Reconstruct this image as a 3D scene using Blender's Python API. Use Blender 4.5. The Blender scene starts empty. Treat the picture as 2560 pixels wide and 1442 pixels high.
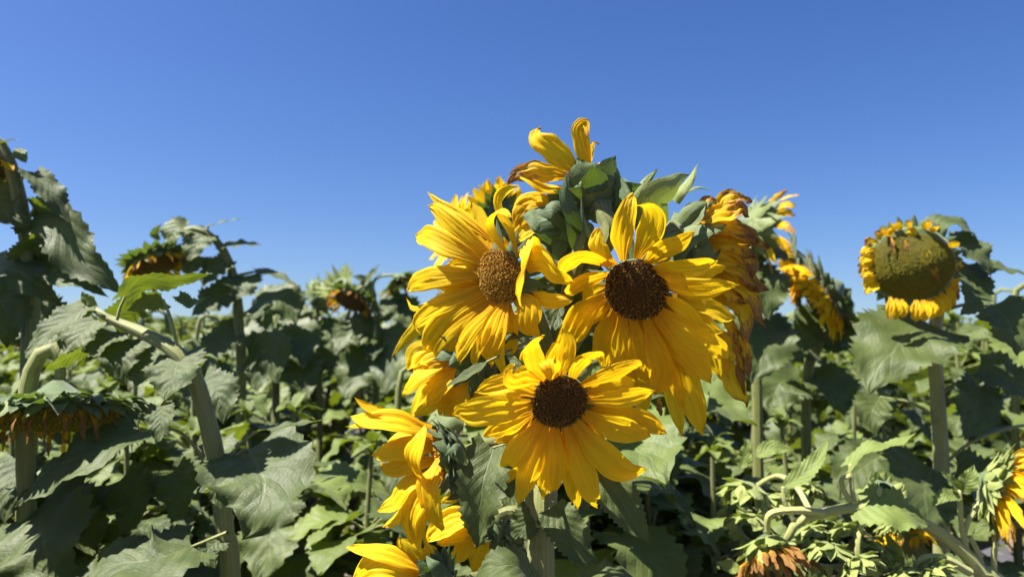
import bpy, math, random
import numpy as np
from mathutils import Vector, Matrix

# ------------------------------------------------------------------ camera
SC = bpy.context.scene
COL = SC.collection
EYE = 0.75
FPX = 1862.0
PITCH = math.radians(2.89)
cam_d = bpy.data.cameras.new('camera')
cam = bpy.data.objects.new('camera', cam_d)
COL.objects.link(cam)
cam.location = (0, 0, EYE)
cam.rotation_euler = (math.radians(90) + PITCH, 0, 0)
cam_d.sensor_width = 36
cam_d.lens = FPX / 2560 * 36
cam_d.clip_start = 0.01
cam_d.clip_end = 6000
cam_d.dof.use_dof = True
cam_d.dof.focus_distance = 0.59
cam_d.dof.aperture_fstop = 8.0
SC.camera = cam

# ------------------------------------------------------------------ light
SUN_EL = math.radians(58)
SUN_A = math.radians(80)              # measured from straight behind the camera towards the left
sdir = Vector((-math.cos(SUN_EL) * math.sin(SUN_A), -math.cos(SUN_EL) * math.cos(SUN_A), math.sin(SUN_EL)))
world = bpy.data.worlds.new('World')
SC.world = world
world.use_nodes = True
wn = world.node_tree
sky = wn.nodes.new('ShaderNodeTexSky')
sky.sky_type = 'NISHITA'
sky.sun_disc = False
sky.sun_elevation = SUN_EL
sky.sun_rotation = math.atan2(sdir.x, sdir.y)
sky.altitude = 0
sky.air_density = 1.0
sky.dust_density = 1.0
sky.ozone_density = 6.0
wn.nodes['Background'].inputs[1].default_value = 0.05
# the air over the field was very clear: look a little above the dense layer at the horizon, with a slightly violet camera blue
wtc = wn.nodes.new('ShaderNodeTexCoord')
wadd = wn.nodes.new('ShaderNodeVectorMath')
wadd.operation = 'ADD'
wadd.inputs[1].default_value = (0, 0, 0.05)
wnor = wn.nodes.new('ShaderNodeVectorMath')
wnor.operation = 'NORMALIZE'
whs = wn.nodes.new('ShaderNodeHueSaturation')
whs.inputs['Hue'].default_value = 0.514
whs.inputs['Saturation'].default_value = 1.2
wn.links.new(wtc.outputs['Generated'], wadd.inputs[0])
wn.links.new(wadd.outputs[0], wnor.inputs[0])
wn.links.new(wnor.outputs[0], sky.inputs[0])
wn.links.new(sky.outputs[0], whs.inputs['Color'])
wn.links.new(whs.outputs[0], wn.nodes['Background'].inputs[0])
sl = bpy.data.lights.new('sun', 'SUN')
sl.energy = 5.0
sl.angle = math.radians(0.53)
sl.color = (1.0, 0.955, 0.88)
so = bpy.data.objects.new('sun', sl)
COL.objects.link(so)
so.rotation_euler = sdir.to_track_quat('Z', 'Y').to_euler()
so.location = (-3, -3, 6)
SC.view_settings.view_transform = 'Standard'
SC.view_settings.look = 'None'
SC.view_settings.exposure = 1.62
SC.view_settings.gamma = 1
SC.view_settings.use_curve_mapping = False
SC.cycles.max_bounces = 8
SC.cycles.transmission_bounces = 6
SC.cycles.use_denoising = True

# ------------------------------------------------------------------ maths
RIGHT = np.array([1.0, 0, 0])
FWD = np.array([0, math.cos(PITCH), math.sin(PITCH)])
UP = np.array([0, -math.sin(PITCH), math.cos(PITCH)])
EYEP = np.array([0, 0, EYE])


def P(x, y, d):
    """point seen at pixel (x, y) of the 2560 wide photograph, d metres along the view axis"""
    return EYEP + d * (FWD + RIGHT * (x - 1280) / FPX - UP * (y - 721) / FPX)


def unit(v):
    v = np.asarray(v, float)
    return v / (np.linalg.norm(v) + 1e-12)


def hit(x, y, c, n):
    r = P(x, y, 1.0) - EYEP
    t = np.dot(c - EYEP, n) / np.dot(r, n)
    return EYEP + r * t


def catmull(pts, n):
    p = np.asarray(pts, float)
    if len(p) == 2:
        t = np.linspace(0, 1, n + 1)[:, None]
        return p[0] * (1 - t) + p[1] * t
    p = np.vstack([2 * p[0] - p[1], p, 2 * p[-1] - p[-2]])
    m = len(p) - 3
    seg = np.linalg.norm(np.diff(p[1:-1], axis=0), axis=1)
    cum = np.concatenate([[0], np.cumsum(seg)])
    out = []
    for s in np.linspace(0, cum[-1], n + 1):
        k = min(m - 1, int(np.searchsorted(cum, s, side='right') - 1))
        t = (s - cum[k]) / max(1e-9, seg[k])
        a, b, c, d = p[k], p[k + 1], p[k + 2], p[k + 3]
        out.append(.5 * (2 * b + (c - a) * t + (2 * a - 5 * b + 4 * c - d) * t * t + (3 * b - a - 3 * c + d) * t ** 3))
    return np.array(out)


def rotv(v, k, a):
    return v * math.cos(a) + np.cross(k, v) * math.sin(a) + k * np.dot(k, v) * (1 - math.cos(a))


def frames(C, N0):
    T = np.gradient(C, axis=0)
    T /= np.linalg.norm(T, axis=1)[:, None] + 1e-12
    N = np.zeros_like(C)
    n = np.asarray(N0, float)
    for i in range(len(C)):
        q = n - np.dot(n, T[i]) * T[i]
        if np.linalg.norm(q) < 1e-4:
            q = np.cross(T[i], [0.3, 0.2, 0.9])
        n = unit(q)
        N[i] = n
    return T, N


def grid_mesh(name, V, nl, nw, mat, smooth=True):
    me = bpy.data.meshes.new(name)
    idx = np.arange((nl + 1) * (nw + 1)).reshape(nl + 1, nw + 1)
    F = np.stack([idx[:-1, :-1], idx[:-1, 1:], idx[1:, 1:], idx[1:, :-1]], -1).reshape(-1, 4)
    me.from_pydata(V.reshape(-1, 3).tolist(), [], F.tolist())
    uv = me.uv_layers.new(name='UVMap')
    vi = F.reshape(-1)
    uvs = np.stack([(vi % (nw + 1)) / nw, (vi // (nw + 1)) / nl], -1).astype(np.float32)
    uv.data.foreach_set('uv', uvs.reshape(-1))
    if smooth:
        me.polygons.foreach_set('use_smooth', [True] * len(F))
    me.materials.append(mat)
    return me


def grids_mesh(name, grids, mats):
    """several sheets in one mesh, each (V, nl, nw, material index), with the same uv layout as a single sheet"""
    me = bpy.data.meshes.new(name)
    vs, fs, uvs, mi, k = [], [], [], [], 0
    for V, nl, nw, m in grids:
        idx = np.arange((nl + 1) * (nw + 1)).reshape(nl + 1, nw + 1)
        F = np.stack([idx[:-1, :-1], idx[:-1, 1:], idx[1:, 1:], idx[1:, :-1]], -1).reshape(-1, 4)
        vi = F.reshape(-1)
        uvs.append(np.stack([(vi % (nw + 1)) / nw, (vi // (nw + 1)) / nl], -1))
        vs.append(V.reshape(-1, 3))
        fs.append(F + k)
        mi += [m] * len(F)
        k += (nl + 1) * (nw + 1)
    F = np.concatenate(fs)
    me.from_pydata(np.concatenate(vs).tolist(), [], F.tolist())
    uv = me.uv_layers.new(name='UVMap')
    uv.data.foreach_set('uv', np.concatenate(uvs).astype(np.float32).reshape(-1))
    me.polygons.foreach_set('use_smooth', [True] * len(F))
    for m in mats:
        me.materials.append(m)
    me.polygons.foreach_set('material_index', mi)
    return me


def prof_petal(v):
    a = np.clip(v / 0.45, 0, 1)
    up = 0.34 + 0.66 * (a * a * (3 - 2 * a))
    b = np.clip((v - 0.5) / 0.5, 0, 1)
    return up * np.maximum(1 - b ** 2.0, 0) ** 0.72


def prof_leaf(v):
    return (0.62 + 2.2 * v) * np.maximum(1 - v, 0) ** 1.15 / 0.85


def prof_lance(v):
    return np.sin(np.pi * np.clip(v, 0, 1) ** 0.72) ** 0.9 * 0.97 + 0.03


def prof_bract(v):
    return np.maximum(1 - v, 0) ** 1.25 * (0.72 + 2.0 * v) / 0.93


def blade(pts, W, N0, nl=16, nw=8, prof=prof_petal, fold=0.0, cup=0.0, ridge=0.0, rn=4, ruffle=0.0, rk=3.0,
          serr=0.0, lobe=0.0, roll=0.0, twist=0.0, crumple=0.0, rng=None, tipn=0.0):
    rng = rng or random
    C = catmull(pts, nl)
    L = np.linalg.norm(np.diff(C, axis=0), axis=1).sum()
    T, N = frames(C, N0)
    v = np.linspace(0, 1, nl + 1)
    u = np.linspace(-1, 1, nw + 1)
    ph = [rng.uniform(0, 6.28) for _ in range(12)]
    V = np.zeros((nl + 1, nw + 1, 3))
    pv = prof(v)
    asym = rng.uniform(-.08, .08)
    for i in range(nl + 1):
        ang = roll + twist * (v[i] - .2)
        n = rotv(N[i], T[i], ang)
        s = np.cross(T[i], n)
        hw = W * .5 * pv[i]
        if serr and 0 < i < nl:
            hwv = np.full(nw + 1, hw)
            tooth = (1 + serr * (1 if i % 2 else -0.35) * (0.6 + .8 * ((i * 7 + 3) % 5) / 5))
            hwv[0] *= tooth
            hwv[-1] *= (1 + serr * (1 if (i + 1) % 2 else -0.35))
        else:
            hwv = np.full(nw + 1, hw)
        env = math.sin(math.pi * min(1, v[i] * 1.02 + .02)) ** .6
        h = hwv * (fold * np.abs(u) + cup * u * u)
        h = h + ridge * W * np.cos(math.pi * rn * (u + .25 * asym) + .6 * np.sin(3 * v[i] + ph[0])) * env
        h = h + ruffle * W * (u * u) * np.sin(2 * math.pi * rk * v[i] + ph[1] + 1.7 * np.sign(u)) * env
        if crumple:
            k = crumple * W * (0.25 + v[i])
            h = h + k * (np.sin(5.1 * u + 9 * v[i] + ph[2]) * .5 + np.sin(-8.3 * u + 17 * v[i] + ph[3]) * .35 + np.sin(13 * u + 23 * v[i] + ph[4]) * .2)
            lat = k * (np.sin(14 * v[i] + ph[5]) * .6 + np.sin(27 * v[i] + ph[6]) * .35)
        else:
            lat = 0
        along = -lobe * L * (u * u) * (1 - v[i]) ** 4 + tipn * L * (np.cos(math.pi * 1.5 * u + ph[7]) * .5) * v[i] ** 6
        V[i] = C[i] + np.outer(u * hwv + lat + asym * hw * math.sin(3 * v[i]), s) + np.outer(h, n) + np.outer(along, T[i])
    return V


def tube_mesh(name, pts, radii, mat, n=36, sides=10, cap=True):
    C = catmull(pts, n)
    T, N = frames(C, [0.13, -0.97, 0.21])
    m = len(radii)
    # radii are given at the control points: resample by arc length
    p = np.asarray(pts, float)
    cum = np.concatenate([[0], np.cumsum(np.linalg.norm(np.diff(p, axis=0), axis=1))])
    s = np.linspace(0, cum[-1], n + 1)
    r = np.interp(s, cum, radii)
    if cap:
        r = r.copy()
        C = np.vstack([C, C[-1] + T[-1] * r[-1] * .35])
        T, N = np.vstack([T, T[-1]]), np.vstack([N, N[-1]])
        r = np.append(r, r[-1] * .02)
        n += 1
    V = np.zeros((n + 1, sides + 1, 3))
    for i in range(n + 1):
        b = np.cross(T[i], N[i])
        for j in range(sides + 1):
            a = 2 * math.pi * j / sides
            k = r[i] * (1 + .06 * math.cos(5 * a + i * .03) + .05 * math.sin(i * 1.9) * math.sin(i * .37 + 1) + .03 * math.sin(2 * a + i * .8))
            V[i, j] = C[i] + N[i] * math.cos(a) * k + b * math.sin(a) * k
    return grid_mesh(name, V, n, sides, mat), C, T, N, r


def raw_mesh(name, verts, faces, mat, smooth=False, attr=None):
    me = bpy.data.meshes.new(name)
    me.from_pydata(verts, [], faces)
    if attr is not None:
        a = me.attributes.new('tone', 'FLOAT', 'POINT')
        a.data.foreach_set('value', attr)
    if smooth:
        me.polygons.foreach_set('use_smooth', [True] * len(faces))
    me.materials.append(mat)
    return me


# ------------------------------------------------------------------ materials
class NT:
    def __init__(self, name):
        self.m = bpy.data.materials.new(name)
        self.m.use_nodes = True
        self.t = self.m.node_tree
        self.t.nodes.clear()
        self.out = self.n('ShaderNodeOutputMaterial')

    def n(self, kind, **kw):
        o = self.t.nodes.new(kind)
        for k, v in kw.items():
            setattr(o, k, v)
        return o

    def put(self, sock, v):
        if isinstance(v, bpy.types.NodeSocket):
            self.t.links.new(v, sock)
        elif v is not None:
            sock.default_value = v

    def math(self, op, a, b=None, c=None, clamp=False):
        o = self.n('ShaderNodeMath', operation=op)
        o.use_clamp = clamp
        self.put(o.inputs[0], a)
        self.put(o.inputs[1], b)
        self.put(o.inputs[2], c)
        return o.outputs[0]

    def mix(self, f, a, b, mode='MIX'):
        o = self.n('ShaderNodeMix', data_type='RGBA', blend_type=mode)
        self.put(o.inputs[0], f)
        self.put(o.inputs[6], a if isinstance(a, bpy.types.NodeSocket) else (*a, 1))
        self.put(o.inputs[7], b if isinstance(b, bpy.types.NodeSocket) else (*b, 1))
        return o.outputs[2]

    def noise(self, vec, scale, detail=3, rough=.55, dist=0):
        o = self.n('ShaderNodeTexNoise')
        self.put(o.inputs['Vector'], vec)
        o.inputs['Scale'].default_value = scale
        o.inputs['Detail'].default_value = detail
        o.inputs['Roughness'].default_value = rough
        o.inputs['Distortion'].default_value = dist
        return o.outputs[0]

    def ss(self, x, a, b):
        o = self.n('ShaderNodeMapRange', interpolation_type='SMOOTHSTEP')
        self.put(o.inputs[0], x)
        o.inputs[1].default_value = a
        o.inputs[2].default_value = b
        return o.outputs[0]

    def attr(self, name, kind='GEOMETRY'):
        o = self.n('ShaderNodeAttribute', attribute_type=kind, attribute_name=name)
        return o.outputs['Fac']

    def uv(self):
        o = self.n('ShaderNodeUVMap', uv_map='UVMap')
        s = self.n('ShaderNodeSeparateXYZ')
        self.t.links.new(o.outputs[0], s.inputs[0])
        return o.outputs[0], s.outputs[0], s.outputs[1]

    def stretch(self, vec, sc):
        o = self.n('ShaderNodeMapping')
        self.put(o.inputs[0], vec)
        o.inputs['Scale'].default_value = sc
        return o.outputs[0]

    def vadd(self, a, b):
        o = self.n('ShaderNodeVectorMath', operation='ADD')
        self.put(o.inputs[0], a)
        self.put(o.inputs[1], b)
        return o.outputs[0]

    def rand(self):
        return self.n('ShaderNodeObjectInfo').outputs['Random']

    def bump(self, h, strength, dist):
        o = self.n('ShaderNodeBump')
        o.inputs['Strength'].default_value = strength
        o.inputs['Distance'].default_value = dist
        self.put(o.inputs['Height'], h)
        return o.outputs[0]

    def thin(self, col, tcol, tw, rough, spec, normal=None, sheen=0.0):
        p = self.n('ShaderNodeBsdfPrincipled')
        self.put(p.inputs['Base Color'], col)
        p.inputs['Roughness'].default_value = rough
        p.inputs['Specular IOR Level'].default_value = spec
        if sheen:
            p.inputs['Sheen Weight'].default_value = sheen
            p.inputs['Sheen Roughness'].default_value = .45
        t = self.n('ShaderNodeBsdfTranslucent')
        self.put(t.inputs[0], tcol)
        if normal is not None:
            self.put(p.inputs['Normal'], normal)
            self.put(t.inputs['Normal'], normal)
        if tw is None:
            self.t.links.new(p.outputs[0], self.out.inputs[0])
            return self.m
        x = self.n('ShaderNodeMixShader')
        self.put(x.inputs[0], tw)
        self.t.links.new(p.outputs[0], x.inputs[1])
        self.t.links.new(t.outputs[0], x.inputs[2])
        self.t.links.new(x.outputs[0], self.out.inputs[0])
        return self.m


def mat_petal():
    k = NT('petal_skin')
    uv, u, v = k.uv()
    r = k.rand()
    w = k.attr('wilt', 'OBJECT')
    off = k.n('ShaderNodeCombineXYZ')
    k.put(off.inputs[0], k.math('MULTIPLY', r, 37.0))
    k.put(off.inputs[1], k.math('MULTIPLY', r, 11.0))
    uvo = k.vadd(uv, off.outputs[0])
    streak = k.noise(k.stretch(uvo, (26, 1.6, 1)), 1.0, 3)
    blot = k.noise(k.stretch(uvo, (3, 4, 1)), 1.6, 4, .6)
    base = k.mix(k.ss(v, 0.0, 0.42), (0.80, 0.39, 0.008), (0.90, 0.645, 0.012))
    base = k.mix(k.math('MULTIPLY', k.ss(streak, .45, .75), .6), base, (0.84, 0.49, 0.006))
    base = k.mix(k.math('MULTIPLY', k.ss(r, .55, 1.0), .5), base, (0.86, 0.47, 0.008))
    # dry brown tips on the withering ones, and a few specks
    edge = k.math('ABSOLUTE', k.math('SUBTRACT', u, .5))
    t = k.math('ADD', v, k.math('MULTIPLY', k.math('SUBTRACT', blot, .5), 1.1))
    t = k.math('ADD', t, k.math('MULTIPLY', edge, .35))
    dry = k.ss(k.math('ADD', t, k.math('MULTIPLY', w, 1.25)), 1.22, 1.55)
    dry = k.math('MULTIPLY', dry, k.ss(w, 0.02, .2))
    drycol = k.mix(k.ss(streak, .35, .65), (0.46, 0.25, 0.065), (0.24, 0.115, 0.035))
    col = k.mix(k.math('MULTIPLY', w, .55), base, (0.70, 0.27, 0.012))
    col = k.mix(dry, col, drycol)
    sp = k.n('ShaderNodeTexVoronoi')
    k.put(sp.inputs['Vector'], k.stretch(uvo, (5, 11, 1)))
    spots = k.math('MULTIPLY', k.ss(sp.outputs[0], .10, .05), k.ss(k.noise(uvo, 2.3, 1), .55, .62))
    col = k.mix(k.math('MULTIPLY', spots, .7), col, (0.22, 0.08, 0.01))
    tcol = k.mix(1.0, col, (1.0, 0.93, 0.8), 'MULTIPLY')
    h = k.math('ADD', k.noise(k.stretch(uvo, (22, .9, 1)), 1.0, 2), k.math('MULTIPLY', k.noise(k.stretch(uvo, (60, 3, 1)), 1.0, 2), .4))
    nrm = k.bump(h, .55, .0016)
    return k.thin(col, tcol, .48, .55, .22, nrm)


def leaf_nodes(k, young_attr=True):
    uv, u, v = k.uv()
    r = k.rand()
    y = k.attr('young', 'OBJECT')
    off = k.n('ShaderNodeCombineXYZ')
    k.put(off.inputs[0], k.math('MULTIPLY', r, 23.0))
    uvo = k.vadd(uv, off.outputs[0])
    a = k.math('ABSOLUTE', k.math('MULTIPLY', k.math('SUBTRACT', u, .5), 2.0))
    wob = k.math('MULTIPLY', k.noise(uvo, 3.0, 2), .35)
    t = k.math('ADD', k.math('SUBTRACT', k.math('MULTIPLY', v, 6.5), k.math('MULTIPLY', a, 2.3)), wob)
    fr = k.math('ABSOLUTE', k.math('SUBTRACT', k.math('FRACT', t), .5))
    side = k.math('MULTIPLY', k.ss(fr, .45, .5), k.ss(a, 1.0, .55))
    mid = k.ss(a, .055, .012)
    t2 = k.math('ADD', k.math('MULTIPLY', v, 19), k.math('MULTIPLY', a, 7.0))
    fr2 = k.math('ABSOLUTE', k.math('SUBTRACT', k.math('FRACT', k.math('ADD', t2, wob)), .5))
    fine = k.math('MULTIPLY', k.ss(fr2, .40, .5), .30)
    vein = k.math('MAXIMUM', k.math('MAXIMUM', mid, k.math('MULTIPLY', side, .7)), fine)
    return uv, uvo, u, v, r, y, a, fr, vein, mid


def mat_leaf():
    k = NT('leaf_skin')
    uv, uvo, u, v, r, y, a, fr, vein, mid = leaf_nodes(k)
    big = k.noise(uvo, 4.0, 4, .6)
    col = k.mix(k.ss(big, .35, .7), (0.046, 0.072, 0.016), (0.096, 0.122, 0.034))
    col = k.mix(k.math('MULTIPLY', r, .6), col, (0.072, 0.096, 0.016))
    col = k.mix(y, col, (0.21, 0.27, 0.055))
    col = k.mix(k.math('MULTIPLY', vein, .32), col, (0.15, 0.185, 0.07))
    dead = k.attr('dead', 'OBJECT')
    tan = k.math('MULTIPLY', k.ss(k.noise(uvo, 7.0, 3), .66, .74), k.ss(r, .5, .8))
    col = k.mix(k.math('MULTIPLY', tan, .55), col, (0.22, 0.15, 0.06))
    tc = k.mix(k.math('MULTIPLY', vein, .5), (0.14, 0.185, 0.006), (0.19, 0.23, 0.02))
    tc = k.mix(y, tc, (0.24, 0.32, 0.02))
    col = k.mix(k.math('MULTIPLY', dead, k.ss(big, .25, .5)), col, (0.19, 0.125, 0.055))
    tc = k.mix(k.math('MULTIPLY', dead, .8), tc, (0.10, 0.06, 0.015))
    quilt = k.math('MULTIPLY', k.math('SUBTRACT', .5, fr), 1.4)
    h = k.math('ADD', k.math('ADD', quilt, k.math('MULTIPLY', k.noise(uvo, 16.0, 6, .68), 1.5)), k.math('MULTIPLY', vein, -.5))
    nrm = k.bump(h, .36, .003)
    return k.thin(col, tc, .29, .50, .40, nrm, .09)


def mat_stem():
    k = NT('stem_skin')
    uv, u, v = k.uv()
    tc = k.n('ShaderNodeTexCoord')
    st = k.noise(k.stretch(uv, (30, 2.5, 1)), 1.0, 3)
    col = k.mix(k.ss(st, .35, .7), (0.100, 0.116, 0.030), (0.190, 0.195, 0.058))
    blot = k.noise(k.stretch(uv, (2, 14, 1)), 1.3, 4, .65)
    col = k.mix(k.math('MULTIPLY', k.ss(blot, .52, .68), .5), col, (0.075, 0.075, 0.022))
    y = k.attr('young', 'OBJECT')
    y = k.math('MULTIPLY', y, k.math('SUBTRACT', 1.0, k.math('MULTIPLY', k.ss(blot, .5, .75), .45)))
    col = k.mix(y, col, (0.38, 0.39, 0.13))
    fz = k.noise(tc.outputs['Object'], 900.0, 2)
    nrm = k.bump(k.math('ADD', st, k.math('MULTIPLY', fz, .5)), .5, .002)
    return k.thin(col, (0.2, 0.3, 0.02, 1), None, .55, .35, nrm, .14)


def mat_bract():
    k = NT('bract_skin')
    uv, u, v = k.uv()
    r = k.rand()
    off = k.n('ShaderNodeCombineXYZ')
    k.put(off.inputs[0], k.math('MULTIPLY', r, 9.0))
    uvo = k.vadd(uv, off.outputs[0])
    st = k.noise(k.stretch(uvo, (12, 1.2, 1)), 1.0, 3)
    y = k.attr('young', 'OBJECT')
    col = k.mix(k.ss(st, .38, .7), (0.060, 0.105, 0.032), (0.098, 0.145, 0.055))
    col = k.mix(y, col, (0.36, 0.40, 0.10))
    nrm = k.bump(k.math('ADD', st, k.math('MULTIPLY', k.noise(uvo, 30.0, 3), .5)), .5, .002)
    tc = k.mix(y, (0.10, 0.165, 0.010), (0.28, 0.36, 0.04))
    return k.thin(col, tc, .28, .5, .4, nrm, .25)


def mat_floret(name, c0, c1, c2):
    k = NT(name)
    t = k.attr('tone')
    col = k.mix(k.ss(t, .0, .5), c0, c1)
    col = k.mix(k.ss(t, .55, 1.0), col, c2)
    return k.thin(col, (*c1, 1), None, .6, .25)


def mat_plain(name, col, rough=.6, spec=.3, tw=None, tcol=None, sheen=0):
    k = NT(name)
    uv, u, v = k.uv()
    tc = k.n('ShaderNodeTexCoord')
    nz = k.noise(tc.outputs['Object'], 60.0, 4)
    c = k.mix(k.ss(nz, .3, .75), tuple(x * .72 for x in col), tuple(min(1, x * 1.2) for x in col))
    return k.thin(c, (*(tcol or col), 1), tw, rough, spec, k.bump(nz, .4, .002), sheen)


def mat_ground():
    k = NT('soil')
    tc = k.n('ShaderNodeTexCoord')
    o = tc.outputs['Object']
    a = k.noise(o, 2.2, 6, .65)
    b = k.noise(o, 38.0, 5, .7)
    col = k.mix(k.ss(a, .3, .7), (0.085, 0.066, 0.050), (0.16, 0.128, 0.098))
    col = k.mix(k.ss(b, .45, .75), col, (0.22, 0.19, 0.155))
    return k.thin(col, (0, 0, 0, 1), None, .95, .1, k.bump(k.math('ADD', a, b), .8, .02))


def mat_film():
    k = NT('mulch_film_plastic')
    tc = k.n('ShaderNodeTexCoord')
    o = tc.outputs['Object']
    a = k.noise(o, 5.0, 5, .6, .4)
    d = k.noise(o, 26.0, 4, .6)
    col = k.mix(k.ss(a, .35, .7), (0.050, 0.048, 0.056), (0.095, 0.09, 0.10))
    col = k.mix(k.ss(d, .58, .72), col, (0.19, 0.165, 0.15))
    return k.thin(col, (0, 0, 0, 1), None, .48, .5, k.bump(k.math('ADD', a, k.math('MULTIPLY', d, .3)), .7, .03))


M_PETAL, M_LEAF, M_STEM, M_BRACT = mat_petal(), mat_leaf(), mat_stem(), mat_bract()
M_DISC = mat_floret('disc_brown', (0.042, 0.019, 0.005), (0.165, 0.082, 0.016), (0.60, 0.37, 0.065))
M_DISCY = mat_floret('disc_gold', (0.10, 0.05, 0.008), (0.46, 0.26, 0.03), (0.75, 0.50, 0.08))
M_SEED = mat_floret('disc_seed', (0.080, 0.072, 0.006), (0.190, 0.168, 0.015), (0.29, 0.25, 0.032))
M_DRY = mat_floret('disc_dry', (0.05, 0.030, 0.010), (0.16, 0.10, 0.026), (0.36, 0.24, 0.06))
M_RECEPT = mat_plain('receptacle_green', (0.085, 0.125, 0.042), .6, .3, None, None, .3)
M_HAIR = mat_plain('plant_hair', (0.50, 0.52, 0.40), .6, .3, .4, (0.5, 0.52, 0.4))
M_SOIL, M_FILM = mat_ground(), mat_film()


# ------------------------------------------------------------------ object helpers
def obj(name, me, parent=None, base=None, kind=None, label=None, **props):
    o = bpy.data.objects.new(name, me)
    COL.objects.link(o)
    if parent is not None:
        o.parent = parent
    if kind:
        o['kind'] = kind
    if label:
        o['label'] = label
    for a, b in props.items():
        o[a] = b
    return o


class Plant:
    """a plant: an Empty at the foot of the stem; meshes are written relative to that point"""

    def __init__(self, name, label, base, cat='sunflower', group=None):
        self.b = np.array([base[0], base[1], 0.0])
        self.o = bpy.data.objects.new(name, None)
        COL.objects.link(self.o)
        self.o.empty_display_size = .05
        self.o.location = self.b.tolist()
        self.o['label'] = label
        self.o['category'] = cat
        if group:
            self.o['group'] = group

    def rel(self, V):
        return np.asarray(V) - self.b


def parse(s):
    out = []
    for t in s.split():
        q = [float(x) for x in t.split(',')]
        out.append((q[0], q[1], q[2] if len(q) > 2 else 0.0))
    return out


def px(s, d):
    """'x,y[,dz mm towards the camera] ...' at depth d"""
    return [P(x, y, d - z / 1000) for x, y, z in parse(s)]


def stem(pl, pts, radii, name='stem', young=0.0, n=40, sides=12, hair=0, rng=random):
    me, C, T, N, r = tube_mesh(name, [pl.rel(p) for p in pts], radii, M_STEM, n, sides)
    o = obj(name, me, pl.o, young=young)
    if hair:
        vs, fs = [], []
        for _ in range(hair):
            f = rng.random() * (len(C) - 1.001)
            i = int(f)
            c = C[i] * (1 - f + i) + C[i + 1] * (f - i)
            a = rng.uniform(0, 6.283)
            b = np.cross(T[i], N[i])
            d = N[i] * math.cos(a) + b * math.sin(a)
            p = c + d * r[i] * .97
            q = p + (d + .5 * np.array([rng.gauss(0, .5), rng.gauss(0, .5), rng.gauss(-.1, .5)])) * rng.uniform(.0012, .0030)
            s = np.cross(d, [rng.gauss(0, 1), rng.gauss(0, 1), rng.gauss(0, 1)])
            s = unit(s) * .00008
            k = len(vs)
            vs += [(p - s).tolist(), (p + s).tolist(), q.tolist()]
            fs.append((k, k + 1, k + 2))
        obj('stem_hair', raw_mesh('stem_hair', vs, fs, M_HAIR), o, kind='stuff')
    return o


def leaf(pl, s, d, w, nrm=(0, -.75, .66), roll=0.0, twist=0.0, fold=.18, ruffle=.075, young=0.0, serr=.14, lance=False,
         petiole=None, pr=4.0, name='leaf', nl=28, nw=10, label=None, cup=0.0, rk=3.0, crumple=0.018, seed=None, lobe=None, slope=.65):
    if isinstance(s, str) and slope:
        q = parse(s)
        s = [P(x, y, d - (z / 1000 + slope * max(0, y - q[0][1]) * d / FPX)) for x, y, z in q]
    pts = px(s, d) if isinstance(s, str) else s
    rng = random.Random(seed if seed is not None else int(abs(pts[-1][0] * 9973 + pts[-1][2] * 7919) * 1000))
    W = w * d / FPX
    if len(pts) == 2:
        m = (pts[0] + pts[1]) / 2 + np.array([0, 0, .06]) * np.linalg.norm(pts[1] - pts[0])
        pts = [pts[0], m, pts[1]]
    V = blade(pts, W, nrm, nl, nw, prof_lance if lance else prof_leaf, fold=fold, ridge=0, ruffle=ruffle, rk=rk, serr=serr,
              lobe=(0 if lance else .12) if lobe is None else lobe, roll=math.radians(roll), twist=math.radians(twist), crumple=crumple, rng=rng, cup=cup)
    o = obj(name, grid_mesh(name, pl.rel(V), nl, nw, M_LEAF), pl.o, young=young, label=label)
    if petiole is not None:
        pp = (px(petiole, d) if isinstance(petiole, str) else petiole)
        pp = list(pp) + [pts[0]]
        R = pr * d / FPX
        me, *_ = tube_mesh('petiole', [pl.rel(q) for q in pp], [R * 1.25] + [R] * (len(pp) - 2) + [R * .75], M_STEM, 16, 8)
        obj('petiole', me, o, young=max(young, .35))
    return o


# ------------------------------------------------------------------ flower heads
def basis(axis):
    a = unit(axis)
    x = unit(np.cross([0.02, 0.05, 1.0] if abs(a[2]) < .95 else [0, 1.0, .1], a))
    return x, np.cross(a, x), a


def lathe(c, axis, prof, mat, name, n=20):
    x, y, a = basis(axis)
    vs = []
    for r, h in prof:
        for j in range(n):
            t = 2 * math.pi * j / n
            vs.append((c + x * math.cos(t) * r + y * math.sin(t) * r + a * h).tolist())
    fs = []
    for i in range(len(prof) - 1):
        for j in range(n):
            k = (j + 1) % n
            fs.append((i * n + j, i * n + k, (i + 1) * n + k, (i + 1) * n + j))
    return raw_mesh(name, vs, fs, mat, True)


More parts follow.
